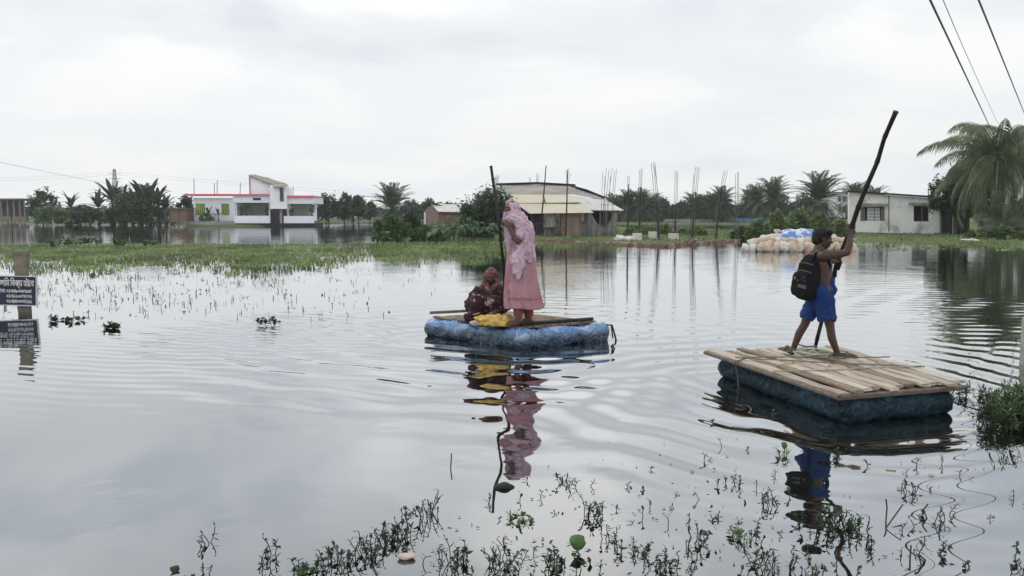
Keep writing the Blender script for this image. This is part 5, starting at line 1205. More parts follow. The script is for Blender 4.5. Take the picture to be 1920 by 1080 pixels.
for k in range(nb):
    t0 = (k + .08) / nb; t1 = (k + .92) / nb; s0 = g.uniform(-.03, .03); s1 = 1 + g.uniform(-.04, .02)
    q = [pl1[1] + ax * t0 + ay_ * s0, pl1[1] + ax * t1 + ay_ * s0, pl1[1] + ax * t1 + ay_ * s1, pl1[1] + ax * t0 + ay_ * s1]
    q = [Vector((p.x, p.y, .255 + g.uniform(-.004, .006))) for p in q]
    b = MB(); b.slab([tuple(p) for p in q], (0, 0, -.022)); b.build('deck_slat', deckm, raft1)
b = MB(); p0 = pl1[0] + (pl1[3] - pl1[0]) * .0; b.tube([Vector((A.x + .06, A.y + .04, .30)), Vector((A.x + .75, A.y + .33, .30))], .02, 8); b.build('edge_bamboo', MT['wood'], raft1)
b = MB(); b.tube([Vector((pl1[1].x - .05, pl1[1].y + .06, .285)), Vector((C_.x - .2, C_.y + .02, .28))], .022, 8); b.build('edge_bamboo', MT['bamboo_dark'], raft1)
ropem = mat('pale_rope', (.48, .48, .40), (.30, .30, .24), scale=20, bump=.4)
b = MB(); q = A.lerp(B_, .60); nrm = Vector((B_.y - A.y, -(B_.x - A.x), 0)).normalized() * (1 if (B_.y - A.y) > 99 else 1)
if nrm.y > 0: nrm = -nrm
P_ = [q - nrm * .14 + Vector((0, 0, .285)), q - nrm * .02 + Vector((0, 0, .27)), q + nrm * .035 + Vector((0, 0, .17)), q + nrm * .03 + Vector((0, 0, .03)), q + Vector((0, 0, -.08))]
b.tube(P_, .012, 6); b.tube([p + Vector((.045, .01, 0)) for p in P_], .011, 6); b.tube([P_[0], P_[0] + Vector((.05, .02, .03)), P_[0] + Vector((.11, 0, .005)), P_[0] + Vector((.2, .01, .0))], .010, 6); b.build('rope', ropem, raft1, smooth=True)
b = MB(); b.tube([Vector((C_.x - .05, C_.y + .02, .20)), Vector((C_.x + .05, C_.y, .20)), Vector((C_.x + .085, C_.y, .08)), Vector((C_.x + .11, C_.y, -.02))], .012, 6); b.tube([Vector((C_.x + .04, C_.y, .20)), Vector((C_.x + .06, C_.y - .02, .03))], .010, 6); b.build('mooring_rope', MT['dark'], raft1)

# right raft: planks over a dark wrapped bundle
Lc, Nc, Rc, Bc = R2
rc = (Lc + Nc + Rc + Bc) / 4; raft2 = thing('raft', (rc.x, rc.y, 0), 'wooden plank raft on dark blue floats carrying the boy with the pole', 'raft')
def uv(u, v, z): # u along L->N (planks), v from L/N side to B/R side
    p = (Lc * (1 - u) + Nc * u) * (1 - v) + (Bc * (1 - u) + Rc * u) * v; return Vector((p.x, p.y, z))
f2 = [uv(.055, .12, 0), uv(.93, .13, 0), uv(.93, .87, 0), uv(.055, .87, 0)]
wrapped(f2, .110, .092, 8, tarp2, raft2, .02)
plm = []
for k, (c1, c2) in enumerate([((.47, .40, .32), (.33, .27, .21)), ((.57, .50, .41), (.43, .36, .28)), ((.30, .23, .175), (.19, .14, .11)), ((.62, .56, .47), (.47, .41, .33))]):
    m = mat('plank_wood', c1, c2, scale=6, bump=.5, bscale=30, stretch=(1, 1, 1), rough=.75, c3=tuple(x * .45 for x in c1), s3=5, lo3=.55, hi3=.75)
    t = m.node_tree; mp_ = [n for n in t.nodes if n.type == 'MAPPING'][0]; d = (Nc - Lc).normalized(); mp_.inputs['Rotation'].default_value = (0, 0, -math.atan2(d.y, d.x)); mp_.inputs['Scale'].default_value = (.5, 5, 3); mp_.vector_type = 'POINT'
    # rotate first, then stretch along the plank
    mp2 = N(t, 'ShaderNodeMapping'); mp2.inputs['Rotation'].default_value = (0, 0, -math.atan2(d.y, d.x)); tco = [n for n in t.nodes if n.type == 'TEX_COORD'][0]; L(t, tco.outputs['Object'], mp2.inputs[0]); mp_.inputs['Rotation'].default_value = (0, 0, 0); L(t, mp2.outputs[0], mp_.inputs[0]); plm.append(m)
def plank(u0, u1, v0, v1, z, m, skew=0.0, tw=0.0, jag=0.0, th=.02):
    g = random.Random(int(u0 * 1000 + v0 * 777 + v1 * 31)); n = 10; V = []; F = []
    for i in range(n + 1):
        u = u0 + (u1 - u0) * i / n; e = (.004 * math.sin(i * 1.7 + v0 * 30)); sk = skew * i / n
        for (vv, s_) in ((v0, 0), (v1, 1)):
            uu = u + (g.uniform(-jag, jag) if i in (0, n) else 0)
            p = uv(uu, vv + e + sk, z + (tw if s_ else -tw) + .004 * math.sin(i * .8 + v0 * 20)); V.append(p)
        for (vv, s_) in ((v1, 1), (v0, 0)):
            p = uv(u, vv + e + sk, z - th + (tw if s_ else -tw)); V.append(p)
    for i in range(n):
        a = 4 * i
        for j in range(4): F.append((a + j, a + 4 + j, a + 4 + (j + 1) % 4, a + (j + 1) % 4))
    F += [(3, 2, 1, 0), (4 * n, 4 * n + 1, 4 * n + 2, 4 * n + 3)]; F = [tuple(reversed(f)) for f in F]
    b = MB().add(V, F); me_o = b.build('plank', m, raft2); md = me_o.modifiers.new('bevel', 'BEVEL'); md.width = .003; md.segments = 1; return me_o
g = random.Random(14); zt = .262
W_ = [.085, .075, .10, .08, .09, .075, .095, .08, .085, .09, .075]
v = .0; k = 0
b = MB()
for u in (.06, .5, .93): b.slab([tuple(uv(u, .02, .232)), tuple(uv(u + .05, .02, .232)), tuple(uv(u + .05, .98, .232)), tuple(uv(u, .98, .232))], (0, 0, -.035))
for i_, u in enumerate((.06, .5, .93)):
    b = MB(); b.slab([tuple(uv(u, .02, .236)), tuple(uv(u + .05, .02, .236)), tuple(uv(u + .05, .98, .236)), tuple(uv(u, .98, .236))], (0, 0, -.035)); b.build('cross_beam', plm[2], raft2)
seams = [0, .085, .17, .255, .345, .43, .52, .61, .70, .79, .88, .985]
for i in range(len(seams) - 1):
    v0, v1 = seams[i] + .006, seams[i + 1] - .006; spl = .44 + g.uniform(-.10, .10) + (.0 if i < 2 else .06)
    if i == 0: plank(-.02, .56, v0 - .01, v1, zt + .008, plm[1], skew=.0); plank(.55, 1.0, v0, v1, zt, plm[0]); continue
    m1 = plm[[1, 2, 3, 0, 1, 3, 2, 0, 1, 3, 0][i]]; m2 = plm[[0, 2, 3, 0, 1, 0, 2, 1, 3, 0, 3][i]]
    plank(g.uniform(-.01, .05), spl + .03, v0, v1 - g.uniform(0, .015), zt, m1, skew=g.uniform(-.01, .01), tw=g.uniform(-.003, .003), jag=.006)
    plank(spl, 1.0 + g.uniform(-.035, .025), v0 + g.uniform(0, .01), v1, zt + .022, m2, skew=g.uniform(-.012, .012), tw=g.uniform(-.003, .003), jag=.008)
plank(.02, .30, .195, .245, zt + .024, plm[2], skew=.02)
b = MB(); b.tube([uv(-.03 + 1.03 * t_, -.01, .235) for t_ in (0, .3, .6, 1)], .02, 6); b.build('edge_rail', MT['wood'], raft2)
b = MB(); b.tube([uv(1.005, .0 + .99 * t_, .243) for t_ in (0, .4, .8, 1)], .017, 6); b.build('edge_rail', MT['wood'], raft2)
for pts in ([(.28, -.03), (.33, .3), (.42, .6), (.47, .99)], [(.62, -.0), (.66, .35), (.67, .7), (.70, 1.0)], [(.28, -.03), (.50, .42), (.72, 1.0)]):
    b = MB(); n = 26; Q = []
    for i in range(n + 1):
        t_ = i / n * (len(pts) - 1); j = min(int(t_), len(pts) - 2); a = pts[j]; c = pts[j + 1]; f_ = t_ - j; Q.append(uv(a[0] + (c[0] - a[0]) * f_ + .004 * math.sin(i * 1.9), a[1] + (c[1] - a[1]) * f_, zt + .034))
    b.tube(Q, .0065, 6); b.build('lashing_rope', ropem if pts[0][0] > .5 else mat('brown_rope', (.26, .22, .15), (.16, .13, .09), scale=20), raft2, smooth=True)
b = MB(); q = uv(.29, -.04, 0); q1 = uv(.29, .06, 0); b.tube([Vector((q1.x, q1.y, .29)), Vector((q.x, q.y, .26)), Vector((q.x + .03, q.y, .12)), Vector((q.x + .05, q.y + .02, -.03))], .007, 6); b.build('hanging_rope', MT['rebar'], raft2)
# loose rope heap on the deck
b = MB(); g = random.Random(6); q = at(1528, 663, .30); Q = []
for i in range(90):
    a = i * .55; r = .075 + .06 * math.sin(i * .37) + g.uniform(-.02, .02); Q.append((q.x + r * 1.5 * math.cos(a), q.y + r * math.sin(a), .298 + .022 * abs(math.sin(i * .71)) + .010 * math.cos(i * .2)))
b.tube(Q, .0085, 6); tag(b.build('coiled_rope', ropem, smooth=True), 'tangled pale rope lying on the planks between the boy\'s feet', 'rope')
b = MB(); 
for pts in ([(1497, 646), (1512, 650), (1530, 649)], [(1535, 655), (1552, 659), (1548, 664), (1556, 668)]): b.tube([at(x, y, .295) for x, y in pts], .009, 6)
tag(b.build('rope_end', MT['rebar'], smooth=True), 'dark rope end lying behind the pale rope on the plank raft', 'rope')

# ------------------------------------------------------------------ people
def hand(b, w, d, up, s=1.0, curl=1.5, side=1, grip=None):
    """palm + four fingers of unequal length + thumb, from wrist w along d; up = back-of-hand direction. Fingers curl towards -up"""
    w = Vector(w); d = Vector(d).normalized(); up = (Vector(up) - d * Vector(up).dot(d)).normalized(); lat = d.cross(up) * side
    for k in range(4):
        o_ = (k - 1.5) * .019 * s; b.cap(w + lat * o_ * .6, .015 * s, w + d * .075 * s + lat * o_, .0125 * s, 8)
    for k in range(4):
        o_ = (k - 1.5) * .021 * s; L_ = [.066, .074, .070, .054][k] * s; p = w + d * .078 * s + lat * o_; a = .35; r = .0098 * s; seg = [L_ * .45, L_ * .32, L_ * .28]
        for j, l in enumerate(seg):
            dr = d * math.cos(a) - up * math.sin(a); q = p + dr * l; b.cap(p, r, q, r * .9, 8); p = q; r *= .92; a += curl * (.62 if j == 0 else .55)
    p = w + d * .022 * s - lat * .030 * s; q = p + (d * .6 - lat * .55 - up * .55).normalized() * .036 * s; r_ = q + (d * .45 + lat * .25 - up * .8).normalized() * .030 * s
    b.cap(p, .0125 * s, q, .011 * s, 8); b.cap(q, .011 * s, r_, .009 * s, 8)
def head_geo(b, c, fw, up, s, neck=None):
    """skull, face, nose, lips, chin, brow, ears; fw = facing direction; s = head height"""
    c = Vector(c); fw = Vector(fw).normalized(); up = (Vector(up) - fw * Vector(up).dot(fw)).normalized(); sd_ = fw.cross(up)
    rot = Matrix((sd_, fw, up)).transposed()
    P = lambda x, y, z: c + rot @ Vector((x * s, y * s, z * s))
    b.ball(P(0, -.06, .10), (.325 * s, .40 * s, .39 * s), 18, 12, rot); b.ball(P(0, .05, -.10), (.27 * s, .33 * s, .36 * s), 16, 10, rot)
    b.ball(P(0, .13, -.36), (.14 * s, .15 * s, .12 * s), 10, 8, rot)                      # chin
    b.cap(P(-.11, .31, .10), .055 * s, P(.11, .31, .10), .055 * s, 8)                     # brow
    b.cap(P(0, .34, .05), .035 * s, P(0, .42, -.09), .055 * s, 8)                         # nose
    b.cap(P(-.05, .40, -.105), .035 * s, P(.05, .40, -.105), .035 * s, 8)
    b.cap(P(-.075, .335, -.215), .036 * s, P(.075, .335, -.215), .036 * s, 8); b.cap(P(-.06, .325, -.262), .036 * s, P(.06, .325, -.262), .036 * s, 8)
    for s_ in (-1, 1):
        b.ball(P(.17 * s_, .24, -.06), (.11 * s, .11 * s, .11 * s), 8, 6); b.ball(P(.335 * s_, -.03, .0), (.035 * s, .075 * s, .11 * s), 8, 8, rot)
        b.cap(P(.29 * s_, -.02, -.18), .06 * s, P(.1 * s_, .12, -.36), .06 * s, 8)          # jaw
    return P, rot
def face_parts(P, rot, s, root, eye_m, lid_m):
    for s_ in (-1, 1):
        e = MB(); e.ball(P(.125 * s_, .318, .03), (.052 * s, .036 * s, .030 * s), 10, 8, rot); eo = e.build('eye', MT['eye_white'], root, smooth=True)
        e = MB(); e.ball(P(.125 * s_, .345, .03), (.024 * s, .016 * s, .024 * s), 8, 6, rot); e.build('iris', MT['dark'], eo, smooth=True)
        e = MB(); e.cap(P(.06 * s_, .37, .125), .014 * s, P(.19 * s_, .335, .13), .010 * s, 6); e.build('eyebrow', lid_m, root)
    m = MB(); m.cap(P(-.075, .362, -.238), .009 * s, P(.075, .362, -.238), .009 * s, 6); m.build('mouth', MT['mouth'], root)
MT['eye_white'] = mat('eye_white', (.34, .31, .29), rough=.3); MT['mouth'] = mat('mouth', (.09, .03, .03), rough=.5)
def finish(me, root, name, m, fn=None, it=1):
    if fn: displace(me, fn)
    a = mverts(me); o0 = root_loc(root); setv(me, a - np.array([o0.x, o0.y, o0.z], dtype=np.float32)); me.name = name; me.materials.clear()
    return link_mesh(name, me, m, root, True)
def loft(rings, nseg, fold, seed, root, name, m, y0=0, thick=.006, closed_top=False):
    """cloth lofted through rings (cx, cy, z, rx, ry, fold amount); vertical folds run down it"""
    V = []; F = []; n = len(rings); sub = 5; R_ = []
    for i in range(n - 1):
        for j in range(sub):
            t_ = j / sub; R_.append([a * (1 - t_) + b_ * t_ for a, b_ in zip(rings[i], rings[i + 1])])
    R_.append(list(rings[-1]))
    for i, (cx, cy, z, rx, ry, fa) in enumerate(R_):
        for k in range(nseg):
            a = 2 * PI * k / nseg; f_ = 1 + fa * (math.sin(a * fold + seed + .7 * math.sin(i * .25)) * .6 + .4 * math.sin(a * fold * 1.7 + seed * 2) + .5 * nz((math.cos(a) * 2, math.sin(a) * 2, z * 3), 1.3, seed))
            f_ += fa * 1.1 * ((1 - abs(math.sin(a * fold * .5 + seed + .35 * math.sin(i * .16 + a)))) ** 4 - .25)
            V.append((cx + rx * math.cos(a) * f_, cy + ry * math.sin(a) * f_, z + .012 * math.sin(a * 3 + seed) * (fa * 8)))
    for i in range(len(R_) - 1):
        for k in range(nseg): k2 = (k + 1) % nseg; F.append((i * nseg + k, i * nseg + k2, (i + 1) * nseg + k2, (i + 1) * nseg + k))
    o = MB().add(V, F).build(name, m, root, smooth=True); so_ = o.modifiers.new('s', 'SOLIDIFY'); so_.thickness = thick; so_.offset = 0; return o

def pole(name, pts, rads, m, label, nodes=8, seed=1):
    b = MB(); g = random.Random(seed); P_ = []; Rr = []; tot = len(pts) - 1; n = 60
    for i in range(n + 1):
        t_ = i / n * tot; k = min(int(t_), tot - 1); f_ = t_ - k; P_.append(pts[k].lerp(pts[k + 1], f_)); r = rads[k] * (1 - f_) + rads[k + 1] * f_
        ph = (i / n * nodes) % 1; Rr.append(r * (1.16 if ph < .1 else 1.0))
    for _ in range(1): P_ = [P_[0]] + [(P_[i - 1] + P_[i] * 2 + P_[i + 1]) / 4 for i in range(1, n)] + [P_[-1]]
    b.tube(P_, Rr, 10); return tag(b.build(name, m, smooth=True), label, 'pole')

# ---- standing woman
WD = 9.93
def W(px, py, dy=0.0): return aY(px, py, WD + dy)
wf = at(982, 607, .27); wroot = thing('person', (wf.x, WD, .27), 'woman standing on the blue raft in pale pink clothes and shawl, gripping a pole', 'person')
b = MB()
hc = W(959, 391); fwd = Vector((-.93, -.34, -.10)); P, rot = head_geo(b, hc, fwd, (0.05, 0, 1), .215)
b.chain([W(966, 398), W(973, 412), W(977, 440), W(977, 478), W(980, 510)], [.05, .095, .125, .115, .13])
b.cap(W(970, 412, -.16), .06, W(974, 412, .15), .06)
sh = W(977, 416, -.17); el = W(971, 452, -.20); wr = W(954, 423, -.17)
b.cap(sh, .055, el, .042); b.cap(el, .042, wr, .026); hand(b, wr, W(941, 410, -.13) - wr, (.35, -.9, .35), .92, 1.5, side=1)
sh2 = W(968, 418, .15); el2 = W(958, 452, .06); wr2 = W(949, 449, -.02)
b.cap(sh2, .05, el2, .04); b.cap(el2, .038, wr2, .026); hand(b, wr2, W(937, 446, -.03) - wr2, (.2, -.8, .5), .9, 1.6, side=-1)
for hx, kx, axp, ayp, dy in ((976, 975, 972, 600, -.08), (985, 990, 992, 598, .06)):
    hp = W(hx, 520, dy); kn = W(kx, 562, dy); an = W(axp, ayp, dy); b.chain([hp, kn, an], [.085, .052, .036])
    toe = Vector((an.x - .135, an.y - .055, .285)); heel = Vector((an.x + .02, an.y + .01, .292)); b.cap(heel, .032, toe, .022); b.cap(an, .036, heel, .034); b.cap(an, .034, (an + toe) / 2, .028)
    for k in range(5): o_ = (k - 2) * .014; p = toe + Vector((-.01 + .004 * abs(k - 1), o_, -.004)); b.cap(p, .011, p + Vector((-.03 + .004 * k, 0, -.003)), .009, 8)
body = finish(remesh(b, .0065, 2), wroot, 'body', MT['skin'])
face_parts(P, rot, .215, wroot, None, MT['dark'])
pinkc = mat('pink_cotton', (.42, .235, .265), (.33, .17, .20), scale=3, rough=.9, bump=.25, bscale=50, c3=(.56, .33, .36), s3=4)
shawl = mat('printed_shawl', (.60, .46, .52), (.50, .36, .43), scale=5, rough=.9, bump=.3, bscale=45, c3=(.33, .22, .34), s3=11, lo3=.54, hi3=.60)
redp = mat('rust_red_cotton', (.28, .085, .07), (.20, .06, .05), scale=5, rough=.9, bump=.3, bscale=40)
def ring(px0, px1, py, ry, fa, dy=0): a = W(px0, py, dy); c = W(px1, py, dy); return ((a.x + c.x) / 2, WD + dy, a.z, (c.x - a.x) / 2, ry, fa)
kz = [ring(947, 1018, 577, .21, .10), ring(947, 1015, 566, .20, .09), ring(946, 1011, 545, .19, .08), ring(947, 1007, 520, .175, .06), ring(949, 1004, 490, .16, .03), ring(953, 999, 460, .14, .02), ring(959, 994, 430, .12, .02), ring(964, 986, 414, .08, .02)]
loft(kz, 144, 9, 1.0, wroot, 'kameez', pinkc)
for (x0, x1, y, rx) in ((948, 1013, 556, .198),):
    r = ring(x0, x1, y, rx, .085); r2 = ring(x0, x1, y + 3, rx + .003, .085); r = tuple(r[:3]) + (r[3] + .004, r[4] + .004, r[5]); r2 = tuple(r2[:3]) + (r2[3] + .006, r2[4] + .004, r2[5])
    loft([r2, r], 144, 9, 1.0, wroot, 'hem_band', mat('hem_band', (.36, .13, .19), (.30, .10, .15), scale=8), thick=.003)
for hx, axp, dy in ((973, 972, -.08), (989, 991.5, .06)):
    a = W(hx, 565, dy); c = W(axp, 594, dy); loft([(c.x, c.y, c.z - .005, .046, .048, .05), (c.x, c.y, c.z + .04, .055, .055, .07), (a.x, a.y, a.z - .05, .072, .072, .05), (a.x, a.y, a.z, .085, .08, .03)], 36, 6, dy * 30, wroot, 'trouser_leg', redp)
# shawl: hood, shoulders, chest wrap, front panel and back panel as one cloth
b = MB()
def PB(x, y, z, r): b.ball(P(x, y, z), tuple(q * .215 for q in r), 16, 10, rot)
PB(0, -.10, .10, (.39, .46, .43)); PB(0, -.18, -.10, (.40, .42, .44)); PB(.0, -.20, -.35, (.40, .36, .36)); b.cap(P(-.30, .18, .26), .018, P(.30, .18, .26), .018); b.cap(P(.0, .24, .36), .03, P(0, .05, .48), .03)
for s_ in (-1, 1): b.cap(P(.34 * s_, .08, .2), .024, P(.36 * s_, .06, -.25), .03)
hood = [(P(-.34, .08, -.22), .022), (P(-.24, .33, -.20), .022), (P(0, .45, -.19), .022), (P(.24, .33, -.20), .022), (P(.34, .08, -.22), .022)]
for dz_, grow_ in ((0, 0), (-.028, .006), (-.056, .012), (-.085, .018)):
    for i in range(4): b.cap(hood[i][0] + Vector((0, 0, dz_)), .020 + grow_, hood[i + 1][0] + Vector((0, 0, dz_)), .020 + grow_)
b.chain([W(962, 402), W(972, 412), W(978, 432)], [.085, .125, .145]); b.cap(W(966, 410, -.12), .06, W(975, 413, .14), .07); b.cap(W(966, 409, -.15), .075, W(976, 418, -.18), .08); b.cap(W(976, 414, -.17), .08, W(975, 442, -.205), .062)
b.chain([W(957, 410, -.05), W(957, 430, -.04), W(957, 452, -.03), W(958, 468, -.03)], [.07, .085, .085, .06]); b.chain([W(957, 428, .08), W(958, 466, .07)], [.07, .055])
b.chain([W(982, 430), W(985, 455), W(990, 475), W(993, 490)], [.14, .125, .10, .085]); b.chain([W(980, 440, -.13), W(986, 470, -.14), W(993, 490, -.12)], [.075, .07, .045])
b.chain([W(975, 462, -.15), W(968, 485, -.175), W(967, 510, -.19), W(972, 526, -.195)], [.055, .065, .052, .02]); b.chain([W(981, 468, -.15), W(978, 495, -.18), W(974, 522, -.19)], [.05, .05, .02]); b.chain([W(966, 470, -.13), W(961, 488, -.15), W(964, 505, -.18)], [.04, .045, .03])
me = remesh(b, .0062, 14)
def ridge(x, k=3): return (1 - abs(math.sin(x))) ** k
def folds(p):
    w_ = 2.6 * nz(p, 4.5, 2) + 1.2 * nz(p, 11, 5)
    neck = min(max((p[2] - 1.40) / .10, 0), 1)
    a = ridge(p[2] * 62 + p[0] * 34 + w_) * .010 * neck
    c = ridge(p[0] * 48 + p[1] * 26 + p[2] * 13 + w_ * 1.3) * .013 * (1 - neck)
    d = ridge(p[0] * 20 - p[2] * 24 + w_) * .007 * (1 - neck)
    return a + c + d - .011 + .004 * nz(p, 20, 4)
finish(me, wroot, 'shawl', shawl, folds)
pole('bamboo_pole', [W(920.5, 311, -.02), W(927, 356, -.03), W(936, 418, -.09), W(939.5, 455, -.05), W(945, 505, .05), W(946, 560, .35), aY(944, 598, WD + .95), aY(940, 624, WD + 1.3)], [.017, .018, .018, .0175, .017, .016, .015, .015], MT['bamboo_dark'], 'tall thin dark bamboo pole held by the standing woman', 12, 3)

# ---- squatting woman
QD = 10.28
def Q(px, py, dy=0.0): return aY(px, py, QD + dy)
qf = at(908, 606, .27); qroot = thing('person', (qf.x, QD, .27), 'woman squatting on the blue raft in a dark floral dress and brown headscarf', 'person')
b = MB(); hc = Q(921, 520, -.06); fwd = Vector((-.06, -.95, -.22)); P, rot = head_geo(b, hc, fwd, (0, -.15, 1), .205)
b.chain([Q(921, 533), Q(918, 548), Q(913, 570), Q(910, 590)], [.05, .12, .15, .15]); b.cap(Q(895, 546), .06, Q(938, 548), .06)
sh = Q(893, 549, -.04); el = Q(884, 578, -.16); wr = Q(896, 594, -.30); b.cap(sh, .055, el, .042); b.cap(el, .042, wr, .026); hand(b, wr, Q(899, 606, -.36) - wr, (-.2, -.95, .2), .95, .35, side=1)
sh = Q(940, 550, -.04); el = Q(946, 575, -.15); wr = Q(930, 584, -.33); b.cap(sh, .05, el, .04); b.cap(el, .04, wr, .027); hand(b, wr, Q(920, 588, -.40) - wr, (0, -.4, .9), .92, .9, side=-1)
for s_ in (-1, 1):
    hp = Q(912 + 10 * s_, 596, .02); kn = Q(910 + 18 * s_, 562, -.24); an = Q(909 + 15 * s_, 602, -.12); b.chain([hp, kn, an], [.085, .062, .04]); b.cap(an, .038, an + Vector((-.0, -.13, -.01)), .026)
finish(remesh(b, .0065, 2), qroot, 'body', MT['skin_dark']); face_parts(P, rot, .205, qroot, None, MT['dark'])
flor = mat('dark_floral_cloth', (.028, .014, .019), (.055, .025, .033), scale=9, rough=.9, bump=.35, bscale=40, c3=(.42, .33, .33), s3=11, lo3=.575, hi3=.63)
scf = mat('brown_headscarf', (.20, .105, .095), (.10, .045, .045), scale=10, rough=.85, bump=.3, bscale=40, c3=(.34, .20, .18), s3=16, lo3=.55, hi3=.62)
b = MB(); b.chain([Q(919, 541, .02), Q(914, 556, .04), Q(909, 578, .03), Q(908, 594, .02)], [.13, .175, .215, .225]); b.cap(Q(896, 547), .075, Q(936, 549), .08)
b.chain([Q(893, 549, -.03), Q(882, 574, -.14), Q(888, 590, -.24)], [.075, .085, .072]); b.chain([Q(940, 551, -.03), Q(944, 576, -.15)], [.07, .08])
for s_ in (-1, 1): b.chain([Q(912 + 12 * s_, 594, .0), Q(911 + 18 * s_, 566, -.24), Q(912 + 16 * s_, 596, -.15)], [.12, .095, .10])
b.cap(Q(893, 566, -.2), .09, Q(932, 568, -.2), .09); b.cap(Q(880, 596, -.02), .07, Q(944, 598, -.04), .06); b.cap(Q(898, 598, -.14), .07, Q(938, 600, -.16), .06)
me = remesh(b, .009, 3); a = mverts(me); a[:, 2] = np.maximum(a[:, 2], .262); setv(me, a)
finish(me, qroot, 'dress', flor, lambda p: .020 * ridge(p[2] * 22 + p[0] * 26 + 3 * nz(p, 4, 3)) + .010 * ridge(p[0] * 50 - p[2] * 20 + 2 * nz(p, 7, 3)) + .010 * nz(p, 8, 1) - .008)
b = MB(); PB(0, -.12, .14, (.40, .44, .44)); PB(0, -.20, -.12, (.41, .40, .46)); PB(0, -.18, -.5, (.46, .36, .34)); b.cap(P(-.28, .14, .30), .02, P(.28, .14, .30), .02); b.cap(P(-.2, .22, .34), .02, P(.2, .22, .34), .02)
for s_ in (-1, 1): b.chain([P(.32 * s_, .10, .25), P(.37 * s_, .10, -.1), P(.34 * s_, .12, -.40), P(.12 * s_, .24, -.66)], [.026, .030, .036, .04])
b.chain([P(.1, .26, -.62), P(.3, .3, -1.0), P(.52, .2, -1.25)], [.035, .02, .012]); b.cap(P(-.3, 0, -.5), .06, P(-.55, -.1, -.75), .06); b.cap(P(.3, 0, -.5), .06, P(.5, -.1, -.75), .06)
finish(remesh(b, .007, 3), qroot, 'headscarf', scf, lambda p: .009 * ridge(p[2] * 40 + p[0] * 50 + 3 * nz(p, 6, 3)) + .005 * nz(p, 12, 1))
b = MB(); c = Q(893, 588, -.27); b.tube([(c.x + .045 * math.cos(k * PI / 6), c.y + .05 * math.sin(k * PI / 6), c.z + .012 * math.cos(k * PI / 6)) for k in range(13)], .009, 6, cap=False); b.build('cuff', ropem, qroot, smooth=True)
# bags lying in front
def bag(name, c, s, seed, m, label, root=None):
    b = MB(); b.ball((0, 0, 0), (1, 1, 1), 30, 20); me = b.mesh(name); a = mverts(me); a = np.sign(a) * np.abs(a) ** .8 * np.array(s)
    a = np.array([p * (1 + .55 * abs(nz(p, 13, seed)) + .35 * nz(p, 26, seed + 2)) for p in a]); a[:, 2] = np.maximum(a[:, 2], -s[2] * .7); setv(me, a); o = link_mesh(name, me, m); o.location = (c[0], c[1], c[2]); tag(o, label, 'bag')
    return o
yel = mat('yellow_plastic', (.62, .42, .10), (.50, .31, .06), scale=9, rough=.4, spec=.5, bump=.5, bscale=25, c3=(.70, .60, .38), s3=6, lo3=.58, hi3=.68)
c = aY(927, 601, QD - .42); bag('plastic_bag', (c.x, c.y, .315), (.175, .10, .07), 5, yel, 'crumpled yellow plastic bag on the blue raft in front of the squatting woman')
c = aY(950, 597, QD - .22); bag('plastic_bag', (c.x, c.y, .315), (.065, .06, .065), 9, mat('white_plastic', (.66, .68, .66), (.55, .58, .56), scale=8, rough=.4, bump=.4), 'small white plastic bag between the yellow bag and the pink trousers')
c = aY(905, 604, QD - .40); bag('cloth_bundle', (c.x - .06, c.y, .29), (.09, .05, .03), 14, mat('cream_cloth', (.58, .50, .38), (.44, .36, .26), scale=9, bump=.4), 'cream cloth under the squatting woman\'s hand')

# ---- boy with the pole
BD = 7.58
def K(px, py, dy=0.0): return aY(px, py, BD + dy)
bf = at(1530, 676, .285); broot = thing('person', (bf.x, BD, .285), 'shirtless boy in blue shorts standing astride on the plank raft, pushing a pole', 'person')
b = MB(); hc = K(1544, 449); fwd = Vector((.96, -.22, -.17)); P, rot = head_geo(b, hc, fwd, (.16, 0, 1), .198)
b.chain([K(1539, 458), K(1534, 472)], [.048, .055])
b.chain([K(1537, 482), K(1542, 500), K(1543, 522), K(1540, 540)], [.082, .092, .080, .088]); b.chain([K(1538, 484, -.05), K(1542, 505, -.05), K(1542, 535, -.05)], [.07, .075, .07]); b.chain([K(1538, 484, .07), K(1544, 505, .06), K(1543, 535, .05)], [.07, .075, .07])
sh = K(1544, 480, -.13); el = K(1588, 473, -.20); wr = K(1594, 440, -.17); b.cap(K(1537, 479, -.06), .055, sh, .048); b.chain([sh, K(1568, 478, -.17), el], [.046, .040, .033]); b.chain([el, K(1593, 458, -.19), wr], [.034, .033, .021]); hand(b, wr, K(1598, 421, -.16) - wr, (-.15, -.95, .1), .88, 1.6, side=-1)
sh2 = K(1541, 480, .13); el2 = K(1547, 497, .10); wr2 = K(1559, 491, .03); b.cap(K(1537, 479, .06), .05, sh2, .045); b.cap(sh2, .042, el2, .034); b.cap(el2, .033, wr2, .023); hand(b, wr2, K(1571, 489, .03) - wr2, (-.1, -.5, .85), .85, 1.6, side=1)
